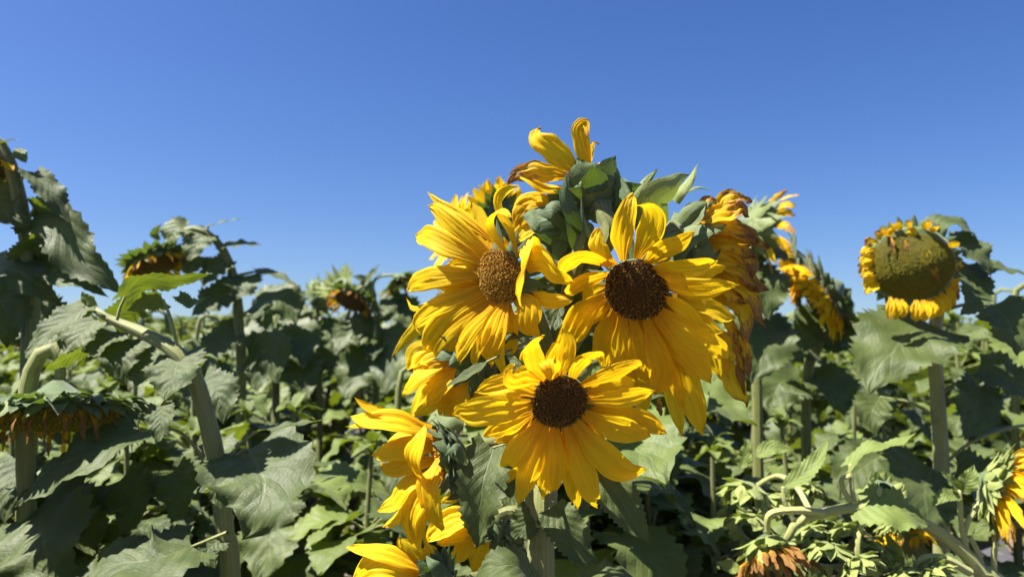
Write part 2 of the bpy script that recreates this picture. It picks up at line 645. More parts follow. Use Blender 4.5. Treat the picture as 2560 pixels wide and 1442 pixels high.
def disc_mesh(c, axis, R, dome, mat, nfl, rng, style='tube', fs_=1.0, name='disc', sq=1.0):
    """florets in a sunflower spiral on a low dome, over a closed core"""
    x, y, a = basis(axis)
    vs, fs, tone = [], [], []
    N = 28
    rings = [1.0, .93, .8, .62, .42, .2]
    for r in rings:
        for j in range(N):
            t = 2 * math.pi * j / N
            vs.append((c + (x * math.cos(t) + y * math.sin(t) * sq) * R * r + a * dome * (1 - r ** 2.2)).tolist())
            tone.append(0.05)
    for i in range(len(rings) - 1):
        for j in range(N):
            k = (j + 1) % N
            fs.append((i * N + j, i * N + k, (i + 1) * N + k, (i + 1) * N + j))
    fs.append(tuple((len(rings) - 1) * N + j for j in range(N)))
    g = math.pi * (3 - math.sqrt(5))
    for i in range(nfl):
        r = math.sqrt((i + .5) / nfl)
        t = i * g
        p = c + (x * math.cos(t) + y * math.sin(t) * sq) * R * r + a * dome * (1 - r ** 2.2)
        nrm = unit(a + (x * math.cos(t) + y * math.sin(t)) * 1.1 * r * dome / R)
        sz = R * 1.05 / math.sqrt(nfl) * fs_ * rng.uniform(.8, 1.15)
        if style == 'tube':
            nrm = unit(nrm + .35 * np.array([rng.gauss(0, 1), rng.gauss(0, 1), rng.gauss(0, 1)]))
            hgt = sz * rng.uniform(1.2, 2.4) * (.75 + .5 * r)
            e, f, _ = basis(nrm)
            k = len(vs)
            b = rng.random() ** 1.4 * (.30 + 1.0 * r ** 1.5)
            for q, (rr, hh, tt) in enumerate(((.42, 0, .1), (.55, hgt * .75, .35 + .3 * b), (.95, hgt, min(1, .5 + .6 * b)))):
                for j in range(5):
                    w = 6.283 * j / 5 + i
                    vs.append((p + (e * math.cos(w) + f * math.sin(w)) * sz * rr + nrm * hh).tolist())
                    tone.append(tt)
            for q in range(2):
                for j in range(5):
                    m = (j + 1) % 5
                    fs.append((k + q * 5 + j, k + q * 5 + m, k + q * 5 + 5 + m, k + q * 5 + 5 + j))
        else:
            e, f, _ = basis(nrm)
            k = len(vs)
            b = rng.random()
            hgt = sz * .8
            for rr, hh, tt in ((.8, 0, .05), (.55, hgt, .45 + .3 * b)):
                for j in range(4):
                    w = 6.283 * j / 4 + t
                    vs.append((p + (e * math.cos(w) + f * math.sin(w)) * sz * rr + nrm * hh).tolist())
                    tone.append(tt)
            vs.append((p + nrm * hgt * 1.35).tolist())
            tone.append(.7 + .3 * b)
            for j in range(4):
                m = (j + 1) % 4
                fs.append((k + j, k + m, k + 4 + m, k + 4 + j))
                fs.append((k + 4 + j, k + 4 + m, k + 8))
    return raw_mesh(name, vs, fs, mat, False, tone)


class Head:
    def __init__(self, pl, x, y, d, axis, Rpx, plane=None, rng=None, back=.55, label=None, recept=True, young=0.0):
        self.pl, self.d = pl, d
        if d is None:                       # x is a world point, Rpx a radius in metres
            self.d = d = 1.0
            self.c, Rpx = np.asarray(x, float), Rpx * FPX
            y, x = float(x[0] * 999), float(x[2] * 777)
        else:
            self.c = P(x, y, d)
        self.axis = unit(axis)
        self.n = unit(plane) if plane is not None else self.axis
        self.R = Rpx * d / FPX
        self.rng = rng or random.Random(int(x * 7 + y))
        R = self.R
        c = pl.rel(self.c)
        prof = [(R * .10, -R * (back + .25)), (R * .30, -R * (back + .08)), (R * .62, -R * back * .8), (R * .9, -R * back * .42), (R * 1.02, -R * .06), (R * .97, R * .02), (R * .6, R * .04)]
        self.o = obj('flower_head', lathe(c, self.axis, prof, M_RECEPT, 'flower_head'), pl.o, label=label)
        self.i = 0
        self.young = young

    def backpt(self, k=.7):
        return self.c - self.axis * self.R * k

    def disc(self, dome=.25, nfl=700, mat=None, style='tube', fs_=1.0, sq=1.0):
        me = disc_mesh(self.pl.rel(self.c), self.axis, self.R, self.R * dome, mat or M_DISC, nfl, self.rng, style, fs_, sq=sq)
        obj('disc', me, self.o, kind='stuff')

    def petal(self, s, w, roll=0.0, twist=0.0, wilt=0.0, cup=None, lift=.05, dz=0.0, crumple=None, ruffle=.03, ridge=.043, nrm=None, flat=False, fold=0.0, tipn=None):
        rng = self.rng
        self.i += 1
        q = parse(s)
        pts = []
        for j, (x, y, z) in enumerate(q):
            b = P(x, y, self.d) if flat else hit(x, y, self.c, self.n)
            view = unit(EYEP - b)
            pts.append(b + view * ((z + dz) / 1000 + (self.i % 3 - 1) * .0012))
        L = sum(np.linalg.norm(pts[j + 1] - pts[j]) for j in range(len(pts) - 1))
        if not flat and np.linalg.norm(pts[0] - self.c) < 1.4 * self.R:
            pts[0] = pts[0] + (self.c - pts[0]) * .14 - self.axis * self.R * .05
        if len(pts) == 2:
            pts = [pts[0], (pts[0] + pts[1]) / 2, pts[1]]
        n = unit(nrm) if nrm is not None else self.n
        C = catmull(pts, 20)
        v = np.linspace(0, 1, 21)
        if lift:
            C = C + np.outer(np.sin(np.pi * v) * lift * L, n)
        W = (1.16 if flat and w > 25 else .98) * w * self.d / FPX
        V = blade(C, W, n, 20, 12, prof_petal, fold=fold, cup=rng.uniform(-.25, .3) if cup is None else cup, ridge=ridge, rn=rng.choice((3, 4, 5)),
                  ruffle=ruffle, rk=rng.uniform(1.2, 2.2), roll=math.radians(roll + rng.uniform(-8, 8)), twist=math.radians(twist + rng.uniform(-14, 14)),
                  crumple=(.032 + .16 * wilt) if crumple is None else crumple, rng=rng, tipn=.05 if tipn is None else tipn)
        return obj('petal', grid_mesh('petal', self.pl.rel(V), 20, 12, M_PETAL), self.o, wilt=wilt)

    def bract(self, s, w, roll=0.0, twist=0.0, young=0.0, nrm=(0, -.8, .6), cup=-.35, flat=True, fold=0.0):
        pts = [P(x, y, self.d - z / 1000) for x, y, z in parse(s)]
        if len(pts) == 2:
            pts = [pts[0], (pts[0] + pts[1]) / 2, pts[1]]
        V = blade(pts, w * self.d / FPX, nrm, 14, 6, prof_bract, cup=cup, fold=fold, ridge=.02, rn=3, roll=math.radians(roll), twist=math.radians(twist), rng=self.rng, crumple=.02)
        return obj('bract', grid_mesh('bract', self.pl.rel(V), 14, 6, M_BRACT), self.o, young=young)

    def ring(self, n, length, width, mode='bract', sweep=0.0, off=0.0, jit=.25, young=0.0, wilt=0.0, droop=0.0, rows=1, gaps=0.0, curl=0.0, a0=0.0, a1=6.2832, joined=False):
        """n bracts or petals round the rim. sweep: -1 lies back, 0 flat out, +1 folds forward over the disc; droop bends them down"""
        rng = self.rng
        x, y, a = basis(self.axis)
        c = self.c
        R = self.R
        acc = []
        for row in range(rows):
            for i in range(n):
                if rng.random() < gaps:
                    continue
                t = a0 + (a1 - a0) * (i + .5 * row + rng.uniform(-jit, jit)) / n
                rad = x * math.cos(t) + y * math.sin(t)
                k = length * R * rng.uniform(.8, 1.2)
                sw = sweep + rng.uniform(-.25, .25)
                d0 = unit(rad + a * sw)
                p0 = c + rad * R * .93 + a * (off - .12 * row) * R
                p1 = p0 + d0 * k * .5
                d1 = unit(d0 + a * curl * rng.uniform(.5, 1.5) + np.array([0, 0, -droop * rng.uniform(.6, 1.4)]))
                p2 = p1 + d1 * k * .5
                nn = unit(a - np.dot(a, d0) * d0 + .01)
                W = width * R * rng.uniform(.8, 1.2)
                if mode == 'bract':
                    V = blade([p0, p1, p2], W, nn, 8, 4, prof_bract, cup=-.35, rng=rng, twist=rng.uniform(-.4, .4), crumple=.02)
                    if joined:
                        acc.append((self.pl.rel(V), 8, 4, 0))
                        continue
                    obj('bract', grid_mesh('bract', self.pl.rel(V), 8, 4, M_BRACT), self.o, young=young + rng.uniform(-.1, .15))
                else:
                    wl = min(1, max(0, wilt + rng.uniform(-.2, .2)))
                    V = blade([p0, p1, p2], W * (1 - .35 * wl), nn, 12, 6, prof_petal, cup=rng.uniform(-.3, .5), ridge=.04, rn=3, rng=rng,
                              roll=rng.gauss(0, .25 + .5 * wl), twist=rng.gauss(0, .3 + 1.2 * wl), crumple=.03 + .16 * wl)
                    if joined:
                        acc.append((self.pl.rel(V), 12, 6, 0))
                        continue
                    obj('petal', grid_mesh('petal', self.pl.rel(V), 12, 6, M_PETAL), self.o, wilt=wl)
        if acc:
            nm = 'bract_ring' if mode == 'bract' else 'petal_ring'
            obj(nm, grids_mesh(nm, acc, [M_BRACT if mode == 'bract' else M_PETAL]), self.o, kind='stuff', young=young, wilt=wilt)

    def calyx(self, n=9, rows=3, length=.8, width=.75, back=.6, young=0.0, flare=.6, shrink=1.0):
        """overlapping scales up the back of the head, tips standing off the rim"""
        rng = self.rng
        x, y, a = basis(self.axis)
        R = self.R * shrink

        def at(s, t, k):
            s = min(s, 1.0)
            rad = x * math.cos(t) + y * math.sin(t)
            r = R * (.28 + .75 * math.sin(s * math.pi / 2)) + .0012 * k
            return self.c + rad * r - a * (R * back * math.cos(s * math.pi / 2) + R * .02), rad
        for row in range(rows):
            s0 = .12 + .62 * row / max(1, rows - 1)
            for i in range(n):
                t = 6.2832 * (i + .5 * (row % 2) + rng.uniform(-.2, .2)) / n
                L = length * R * rng.uniform(.8, 1.25)
                p0, rad = at(s0, t, rows - row)
                p1, _ = at(s0 + .30, t + rng.uniform(-.05, .05), rows - row + 1)
                d = unit(p1 - p0)
                d2 = unit(d + rad * flare * rng.uniform(.2, 1.3) + a * rng.uniform(-.3, .4))
                p2 = p1 + d * L * .3 + rad * .002
                p3 = p2 + d2 * L * .5
                nn = unit(rad * math.sin(s0 * 1.5 + .3) - a * math.cos(s0 * 1.5 + .3))
                V = blade([p0, p1, p2, p3], width * R * rng.uniform(.85, 1.2) * (1 if row else .8), nn, 12, 6, prof_bract, cup=-.25, rng=rng, twist=rng.uniform(-.5, .5), crumple=.03)
                obj('bract', grid_mesh('bract', self.pl.rel(V), 12, 6, M_BRACT), self.o, young=max(0, young + rng.uniform(-.1, .12)))

# ------------------------------------------------------------------ ground
def sheet(name, x0, x1, y0, y1, z, mat, nx=1, ny=1, amp=0.0, rng=random.Random(3)):
    vs, fs = [], []
    for i in range(nx + 1):
        for j in range(ny + 1):
            vs.append((x0 + (x1 - x0) * i / nx, y0 + (y1 - y0) * j / ny, z + rng.uniform(0, amp)))
    for i in range(nx):
        for j in range(ny):
            a = i * (ny + 1) + j
            fs.append((a, a + ny + 1, a + ny + 2, a + 1))
    me = raw_mesh(name, vs, fs, mat, True)
    return obj(name, me, kind='structure')


sheet('ground', -2500, 2500, -2500, 2500, -0.012, M_SOIL)
for i in range(9):
    xc = -5.6 + i * 1.4 + .12
    sheet('mulch_film', xc - .52, xc + .52, -.6, 16, 0.004, M_FILM, 8, 110, .022)

# ------------------------------------------------------------------ the many headed sunflower in front
HB = P(1352, 1442, .63)
hero = Plant('sunflower', 'tall many-headed sunflower with fresh yellow flowers clustered on one hairy stem, nearest of all', (HB[0], HB[1]))
SD = .635
stem(hero, [np.array([HB[0] + .004, HB[1] + .01, -.02]), np.array([HB[0], HB[1], .25])] + px('1352,1442 1354,1350 1352,1262,-4 1366,1120,-25 1385,960,-40 1402,800,-40 1425,690,-35 1452,610,-25', SD),
     [.013, .0125, .0118, .012, .0135, .012, .0105, .009, .0085, .008], hair=5200, young=.2)

# --- the lower front flower
H = Head(hero, 1397, 1003, .555, (.05, -.93, -.36), 72, label='fresh flower with brown disc facing the camera, lowest of the clear faces')
HF = H
H.ring(12, 1.75, .72, 'petal', sweep=-.12, off=-.22, jit=.4, a0=2.7, a1=6.9)
H.ring(16, 1.0, .42, sweep=-.4, off=-.15)
for s, w, kw in [
    ('1407,1062 1431,1203 1443,1271', 54, dict(dz=-9)),
    ('1378,1066 1365,1150 1358,1245', 54, dict(dz=-9)),
    ('1470,1025 1604,1050 1665,1080', 66, dict(dz=-8)),
    ('1345,940 1322,900 1312,872', 52, dict(dz=-12)),
    ('1334,1035 1290,1085 1236,1105', 46, dict(dz=-9)),
    ('1450,1060 1530,1150 1585,1190', 60, dict(dz=-9)),
    ('1345,985 1275,948 1189,980,-6', 56, dict(roll=14, lift=.12)),
    ('1334,1012 1241,1015,6 1169,1026,2 1134,1036,-8', 78, dict(roll=8, lift=.10)),
    ('1332,1036 1269,1066,5 1209,1090,-6', 60, dict(roll=-6)),
    ('1346,1056 1294,1134,4 1260,1208,-8', 76, dict(roll=6)),
    ('1364,1064 1330,1163,4 1298,1258,-6', 64, dict()),
    ('1385,1068 1381,1150,4 1378,1230,-4', 66, dict(cup=.3)),
    ('1416,1066 1455,1163,4 1493,1268,-6', 68, dict(roll=-10)),
    ('1440,1058 1503,1134,6 1564,1178,2 1614,1174,-6', 80, dict(roll=-4)),
    ('1459,1036 1536,1062,5 1624,1092,-4', 74, dict()),
    ('1466,998 1544,989,6 1604,981,8 1634,976,4', 60, dict(roll=8)),
    ('1452,964 1524,932,6 1580,912,12 1606,912,6', 52, dict(roll=22, lift=.08)),
    ('1434,950 1446,908,6 1476,888,14 1503,890,10 1500,905,14', 50, dict(roll=10, crumple=.05, wilt=.05)),
    ('1395,944 1400,890,2 1414,852,6 1404,822,8', 68, dict(roll=-8)),
    ('1362,948 1330,890,6 1326,862,10 1345,845,16 1358,838,20', 54, dict(crumple=.05, roll=10)),
    ('1352,950 1318,938,10 1290,946,20 1274,930,26 1286,911,20', 56, dict(crumple=.04, roll=30)),
    ('1388,944 1376,912,16 1362,898,26 1368,920,34 1378,950,34', 48, dict(crumple=.05)),
]:
    H.petal(s, w, **kw)
H.disc(.22, 900, M_DISC, fs_=.95)

# --- the right flower
H = Head(hero, 1590, 725, .61, (-.30, -.86, -.40), 80, label='fresh flower with large brown disc, right of the clear faces')
HR = H
H.ring(11, 1.95, .70, 'petal', sweep=-.15, off=-.22, jit=.4, a0=3.5, a1=6.9)
H.ring(16, 1.0, .42, sweep=-.4, off=-.15)
for s, w, kw in [
    ('1640,790 1683,935 1702,1086', 58, dict(dz=-14)),
    ('1660,780 1712,935 1758,1082', 82, dict(dz=-17)),
    ('1690,780 1770,880 1801,940', 60, dict(dz=-12)),
    ('1560,800 1590,880 1612,960', 60, dict(dz=-9)),
    ('1535,785 1560,900 1590,1000', 70, dict(dz=-16)),
    ('1560,800 1600,930 1610,1040', 66, dict(dz=-20)),
    ('1528,655 1496,620,4 1492,566,-2', 48, dict(roll=-18, wilt=.15, crumple=.07)),
    ('1552,640 1558,582,6 1572,521,4 1580,482,-4', 56, dict(cup=.3)),
    ('1590,636 1620,582,4 1634,542,8 1620,516,14 1594,514,22', 66, dict(roll=-8)),
    ('1616,655 1664,623,8 1705,604,12 1735,580,8', 60, dict(roll=28, lift=.1)),
    ('1630,668 1695,660,8 1746,658,14 1792,652,6', 58, dict(roll=22, lift=.1)),
    ('1642,690 1705,714,4 1776,714,12 1844,712,10', 50, dict(roll=16)),
    ('1650,676,4 1695,690,14 1718,724,18', 30, dict(roll=-30)),
    ('1518,657 1471,637,8 1431,648,8 1406,686,-4', 60, dict(roll=-20, lift=.14)),
    ('1514,680 1471,694,8 1441,712,6 1424,738,-2', 54, dict(roll=-22, lift=.12)),
    ('1503,740 1470,771,2 1438,822 1405,868,-4', 74, dict(roll=4)),
    ('1508,712 1480,725,8 1455,750,4', 26, dict(wilt=.1)),
    ('1527,781 1511,842 1507,925,-4', 60, dict()),
    ('1548,787 1554,852,2 1554,913 1560,960,-4', 62, dict()),
    ('1578,802 1600,873,4 1613,934 1604,975,-4', 62, dict()),
    ('1622,812 1650,883,7 1658,934,6 1636,984', 68, dict(roll=6, cup=.4)),
    ('1643,806 1712,873,5 1753,924 1774,956,-3', 84, dict(roll=-4)),
    ('1662,787 1724,826,7 1785,867,4 1819,897', 80, dict()),
    ('1660,745 1714,771,12 1755,812,12 1782,838,7', 60, dict(roll=20)),
]:
    H.petal(s, w, **kw)
H.disc(.28, 950, M_DISC, fs_=.95)

# --- the left flower
H = Head(hero, 1251, 692, .60, (-.60, -.76, -.22), 70, label='fresh flower with golden disc turned aside, left of the clear faces')
HL = H
H.ring(10, 1.95, .74, 'petal', sweep=-.12, off=-.22, jit=.4, a0=1.9, a1=5.1)
H.ring(16, 1.0, .42, sweep=-.4, off=-.15)
for s, w, kw in [
    ('1196,690 1122,680 1060,700', 40, dict(dz=-10)),
    ('1204,668 1160,655 1118,664', 34, dict(dz=-8)),
    ('1215,740 1100,770 1050,815 984,886', 44, dict(dz=-12)),
    ('1204,715 1140,720,-2 1105,735,-6', 40, dict(dz=-10)),
    ('1240,600 1170,548 1102,507 1070,482', 36, dict(dz=-12, roll=15)),
    ('1208,700 1120,745 1040,770 1017,748,-4', 26, dict(dz=-14, roll=25)),
    ('1230,640 1143,568,4 1105,535,2 1072,516,-2', 64, dict(roll=5)),
    ('1212,655 1133,612,4 1080,590,2 1040,592,-10', 64, dict(roll=8, lift=.08)),
    ('1206,682 1112,690,4 1055,702,2 1018,727,-8', 62, dict(roll=5, lift=.08)),
    ('1206,718 1110,760,2 1055,796,4 1043,812,2 1060,838,10', 58, dict(roll=12)),
    ('1210,740 1133,792,2 1092,836,4 1066,872,-2 1074,896,-6', 76, dict(roll=-6)),
    ('1222,752 1153,804,5 1094,860,4', 40, dict(roll=8)),
    ('1226,762 1163,822,4 1110,873,6 1086,926', 56, dict(roll=-8)),
    ('1240,768 1180,828,6 1147,883,8 1140,930,2', 70, dict(roll=6)),
    ('1258,758 1234,812,8 1204,863,10 1191,900,8 1196,938,2', 36, dict(roll=4)),
    ('1268,752 1240,822,12 1220,870,12 1228,914,6', 72, dict(roll=-6)),
    ('1272,756 1254,832,8 1251,880,6 1256,910,8 1266,948,2', 48, dict(roll=6)),
    ('1290,745 1320,770,2 1318,812,4 1344,842,-4', 72, dict(nrm=(-.3, -.9, .3), lift=.03)),
    ('1326,672 1352,652,4 1390,690,8 1433,706,2', 74, dict(nrm=(-.1, -.95, .2), roll=10, lift=.06)),
    ('1330,740 1380,750 1430,750', 42, dict(dz=-14)),
    ('1280,640 1236,590,8 1224,555,10 1240,530,14 1263,530,20 1279,545,22', 34, dict(nrm=(.5, -.8, .2), roll=10, lift=0)),
    ('1300,635 1277,572,2 1256,535,2 1246,501,4 1262,478,10 1294,465,12', 34, dict(lift=0, roll=-10)),
    ('1316,665 1328,628,4 1318,606,10 1311,640,22 1306,690,26', 58, dict(lift=0, nrm=(.1, -.9, -.4))),
    ('1310,672,20 1300,712,26 1296,745,28 1308,770,20', 54, dict(lift=0, roll=30, twist=25)),
]:
    H.petal(s, w, **kw)
H.disc(.38, 900, M_DISCY, fs_=1.0)

# --- the top flower seen from behind
H = Head(hero, 1486, 490, .665, (-.25, .62, .74), 70, plane=(0, -1, 0), back=.5, label='top flower turned away, showing its dark green back')
HT = H
H.calyx(5, 2, 1.0, 1.5, .5, flare=.15, shrink=.9)
G = (-.3, -.8, .5)
for s, w, kw in [
    ('1450,440 1397,387 1352,354 1341,335,-4 1349,320,-8', 54, dict(wilt=.22, roll=-20)),
    ('1478,440 1456,375 1449,328,2 1462,311,4 1473,340,10', 36, dict(wilt=.28, roll=10)),
    ('1470,430 1480,375 1484,358 1499,362', 16, dict(wilt=.35)),
    ('1430,445 1362,432,6 1318,432,6 1285,438,4 1276,462,2', 44, dict(wilt=.55, roll=-35)),
    ('1425,470 1370,470 1325,450,4 1300,440', 58, dict(roll=20)),
    ('1470,440 1455,415,-4', 34, dict()),
    ('1500,430 1490,410,-6', 30, dict()),
]:
    H.petal(s, w, nrm=G, flat=True, lift=.03, **kw)
for s, w, kw in [
    ('1480,580,12 1434,515,24 1424,470,20 1417,428,8', 84, dict(roll=10)),
    ('1520,580,14 1552,510,20 1545,460,14 1523,416,8', 66, dict(roll=-20)),
    ('1500,470,22 1484,440,18 1482,412,6', 60, dict()),
    ('1512,628,20 1478,585,30 1462,545,30 1453,492,22', 46, dict(roll=20)),
    ('1500,650,22 1474,618,26 1466,588,22', 24, dict()),
    ('1540,520,6 1560,470 1548,440,-8', 50, dict(roll=-40)),
]:
    H.bract(s, w, **kw)
# --- the flower behind and below it, also from behind
H = Head(hero, 1398, 590, .67, (-.70, .62, -.12), 78, plane=(0, -1, 0), back=.5, label='flower turned away behind the left face, orange in the shade')
HM2 = H
H.calyx(5, 2, .9, 1.4, .5, flare=.2, shrink=.92)
for s, w, kw in [
    ('1375,600 1336,520 1306,520 1285,560,-4', 40, dict(wilt=.08)),
    ('1400,520 1345,512 1306,540 1288,575,-6', 62, dict(roll=-10, wilt=.1)),
    ('1385,560 1340,560 1300,585 1290,610,-6', 56, dict(wilt=.1)),
    ('1375,600 1330,598 1298,600', 36, dict(wilt=.1)),
    ('1380,625 1330,630 1300,620', 40, dict(wilt=.1)),
]:
    H.petal(s, w, nrm=(-.2, -.85, .5), flat=True, lift=.05, **kw)
for s, w, kw in [
    ('1430,560,20 1385,520,24 1350,530,16 1312,541,8', 62, dict(roll=-20)),
    ('1410,530,8 1395,490,10 1358,460,2', 58, dict(roll=-10)),
    ('1420,620,18 1378,585,20 1323,571,6', 46, dict(roll=-15)),
    ('1420,660,28 1392,650,32 1362,615,30 1334,598,24', 30, dict(young=.35, roll=30)),
    ('1450,620,20 1430,560,30 1415,510,26', 60, dict(roll=30)),
]:
    H.bract(s, w, **kw)

# --- the withering flower on the right
H = Head(hero, 1722, 604, .685, (.74, .42, -.25), 70, plane=(0, -1, 0), back=.5, label='withering flower with brown crumpled petals hanging to one side')
HW = H
H.calyx(6, 2, .9, 1.2, .5, young=.15, flare=.25, shrink=.9)
for s, w, kw in [
    ('1765,755 1800,748 1836,760 1862,800 1852,860', 46, dict(wilt=0.49)),
    ('1775,785 1815,800 1845,860', 36, dict(wilt=0.44)),
    ('1790,870 1830,950 1868,1014', 58, dict(wilt=0.28)),
    ('1830,800 1845,890 1858,985', 26, dict(wilt=0.74)),
    ('1850,830 1868,880 1874,940', 26, dict(wilt=0.66)),
    ('1735,950,10 1728,975,10 1720,990,10', 18, dict(wilt=0.83)),
    ('1650,990 1648,1010 1652,1040', 16, dict(wilt=0.79)),
    ('1715,533 1746,521,6 1776,497,4 1788,510,4', 34, dict(wilt=0.55)),
    ('1746,543 1797,527 1827,499,4 1850,495 1876,510,-4', 46, dict(wilt=0.55, roll=-10)),
    ('1735,545 1780,545,6 1825,530,8', 30, dict(wilt=0.13, roll=25)),
    ('1756,556 1797,556 1830,560 1849,590', 40, dict(wilt=0.61)),
    ('1756,570 1807,582,4 1857,598,4 1922,616', 40, dict(wilt=0.52)),
    ('1746,590 1815,592,-4 1880,615,-4', 34, dict(wilt=0.35)),
    ('1746,610 1807,612,4 1850,625,4 1880,655 1878,700', 52, dict(wilt=0.52)),
    ('1760,642 1827,637,4 1866,645', 48, dict(wilt=0.17, roll=15)),
    ('1780,645 1827,665,4 1860,695 1880,716 1918,724', 50, dict(wilt=0.49)),
    ('1770,672 1837,704,6 1872,735 1890,771 1910,816', 46, dict(wilt=0.51)),
    ('1750,690 1810,720 1860,745', 44, dict(wilt=0.17)),
    ('1740,555,14 1800,540,16 1850,525,12 1868,540,10', 48, dict(wilt=.5, roll=-10)),
    ('1750,585,12 1820,572,14 1895,602,6', 42, dict(wilt=.55)),
    ('1750,605,10 1820,605,12 1888,648,4', 52, dict(wilt=.45)),
    ('1755,650,10 1830,668,10 1895,725,4', 50, dict(wilt=.5)),
    ('1740,630,8 1800,640,10 1850,660,6', 46, dict(wilt=.2, roll=15)),
    ('1745,690,8 1800,705,10 1862,760,4', 50, dict(wilt=.4)),
    ('1780,820 1830,870 1862,930', 44, dict(wilt=.35)),
    ('1750,800 1790,870 1815,960', 50, dict(wilt=.2)),
    ('1760,720 1810,735 1850,790', 40, dict(wilt=0.30)),
]:
    H.petal(s, w, nrm=(.2, -.85, .45), flat=True, lift=.03, **kw)
for s, w, kw in [
    ('1608,575,6 1600,500,14 1620,450,10 1647,420,2', 46, dict(young=.55, roll=-15)),
    ('1645,570,20 1640,505,34 1680,475,34 1700,450,26 1724,436,14', 92, dict(young=.6, roll=-20)),
    ('1688,505,6 1702,480,10 1725,450,6 1746,408', 30, dict(young=.6)),
    ('1700,560,10 1740,520,14 1790,505,10', 50, dict(roll=20, young=.2)),
    ('1700,590,16 1740,570,18 1783,534,12', 34, dict(young=.35)),
    ('1620,640,16 1660,600,26 1700,575,18', 40, dict(young=.45, roll=20)),
    ('1735,632,14 1745,600,22 1777,584,14', 36, dict(young=.45)),
    ('1750,625,10 1785,640,14 1807,613,10', 18, dict(young=.4)),
    ('1690,660,20 1720,610,28 1800,570,20', 30, dict(young=.2)),
    ('1700,720,4 1740,700,10 1780,690,6', 40, dict()),
    ('1715,480,-6 1745,468,-4 1785,478,-8', 10, dict(young=.5)),
]:
    H.bract(s, w, **kw)

# --- the flower half hidden behind the left face
H = Head(hero, 1175, 880, .665, (-.75, .42, -.45), 70, plane=(0, -1, 0), back=.9, label='shaded flower half hidden under the left face')
HM = H
H.calyx(8, 3, .8, .85, .8)
for s, w, kw in [
    ('1120,900 1080,890 1045,890 1022,925', 62, dict(roll=10)),
    ('1130,905,6 1060,930,8 1025,960,8 1006,985', 48, dict(roll=15)),
    ('1165,905 1110,965 1060,1010 1030,1040', 74, dict()),
    ('1180,920,4 1135,985,4 1100,1045', 76, dict()),
    ('1195,930 1175,985 1155,1030', 40, dict()),
    ('1135,895,10 1075,905,10 1035,935,6', 48, dict(roll=-10)),
    ('1160,915,6 1105,960,8 1065,1015,2', 54, dict()),
    ('1200,925,-4 1160,990,-4 1125,1060,-6', 60, dict()),
    ('1230,930,-4 1205,1000,-4 1190,1060,-8', 56, dict()),
    ('1150,890,-6 1100,920,-6 1050,960,-8', 60, dict()),
]:
    H.petal(s, w, nrm=(-.25, -.85, .45), flat=True, lift=.05, **kw)
H.bract('1210,870,16 1175,885,22 1146,905,16', 56, roll=-10)
H.bract('1200,900,14 1185,935,20 1180,965,14', 30)

# --- the low flower on the left, seen from its side
H = Head(hero, 1108, 1145, .60, (-.90, -.22, -.22), 58, plane=(0, -1, 0), back=.95, label='fresh flower turned sideways, low on the left of the clump')
HLL = H
H.calyx(9, 3, .8, .85, .9)
H.disc(.35, 320, M_DISCY)
for s, w, kw in [
    ('1104,1194,-14 1150,1225,-16 1104,1256,-18', 38, dict()),
    ('1190,1150,-20 1178,1190,-20 1160,1225,-20', 30, dict()),
    ('1095,1105,-6 1040,1092,-4 980,1104,-2 966,1110,-4', 46, dict(roll=25)),
    ('1080,1065,-6 985,1045,-2 920,1020 889,993', 32, dict(roll=30)),
    ('1088,1085,-2 1007,1058,2 930,1052,4 880,1042', 54, dict(roll=15)),
    ('1094,1095,4 1007,1070,8 930,1062,6 868,1066,2', 28, dict(roll=25)),
    ('1094,1120 1007,1122,4 960,1130,4 931,1138', 54, dict(roll=15)),
    ('1094,1150 1014,1165,4 974,1174 953,1158,-4', 46, dict(roll=-5)),
    ('1090,1175,6 1020,1215,8 990,1255,8 946,1274,4', 48, dict(roll=10)),
    ('1092,1185,2 1027,1268,4 990,1303,2 958,1315', 36, dict(roll=10)),
    ('1095,1185,8 1045,1250,12 1027,1300,10 1028,1358,4', 58, dict()),
    ('1100,1190,10 1060,1250,16 1044,1311,14 1047,1373,8', 44, dict(roll=-10)),
    ('1102,1195,6 1066,1290,8 1062,1344,6 1088,1383,8', 24, dict()),
    ('1100,1150,14 1062,1195,22 1030,1150,32 1045,1105,32 1060,1066,24', 58, dict(lift=0, roll=20)),
    ('1100,1145,16 1080,1190,26 1071,1215,28 1082,1278,26 1102,1325,14', 60, dict(lift=0)),
]:
    H.petal(s, w, nrm=(-.35, -.80, .45), flat=True, **({'lift': .05} | kw))
H.ring(14, 1.1, .62, sweep=-.05, off=-.1, rows=2)
for s, w, kw in [
    ('1160,1060,18 1125,1050,22 1080,1035,8', 40, dict(young=.2)),
    ('1165,1150,26 1140,1120,32 1110,1140,28', 44, dict(roll=15)),
    ('1150,1210,20 1120,1200,26 1100,1232,18', 46, dict()),
    ('1168,1200,14 1145,1235,20 1110,1250,14', 26, dict()),
]:
    H.bract(s, w, **kw)
# --- two more low ones
H = Head(hero, 1222, 1318, .655, (-.62, .35, -.70), 46, plane=(0, -1, 0), back=1.0, label='low shaded flower hanging behind the broad drooping leaf')
HC = H
H.calyx(8, 2, .8, .85, .9)
for s, w, kw in [
    ('1195,1285 1114,1318 1066,1352', 54, dict()),
    ('1195,1320 1134,1340 1093,1360', 40, dict()),
    ('1195,1330 1151,1378 1130,1407', 46, dict()),
    ('1218,1325 1201,1378 1183,1430', 50, dict()),
    ('1180,1280,-6 1130,1290,-8 1080,1330,-8', 40, dict()),
]:
    H.petal(s, w, nrm=(-.2, -.8, .55), flat=True, **kw)
H.ring(10, .9, .6, sweep=0, off=-.2)
H = Head(hero, 1085, 1446, .60, (-.62, .30, .12), 46, plane=(0, -1, 0), back=1.0, label='flower at the very bottom with petals spread to the left')
HB2 = H
H.calyx(8, 3, .8, .85, .9)
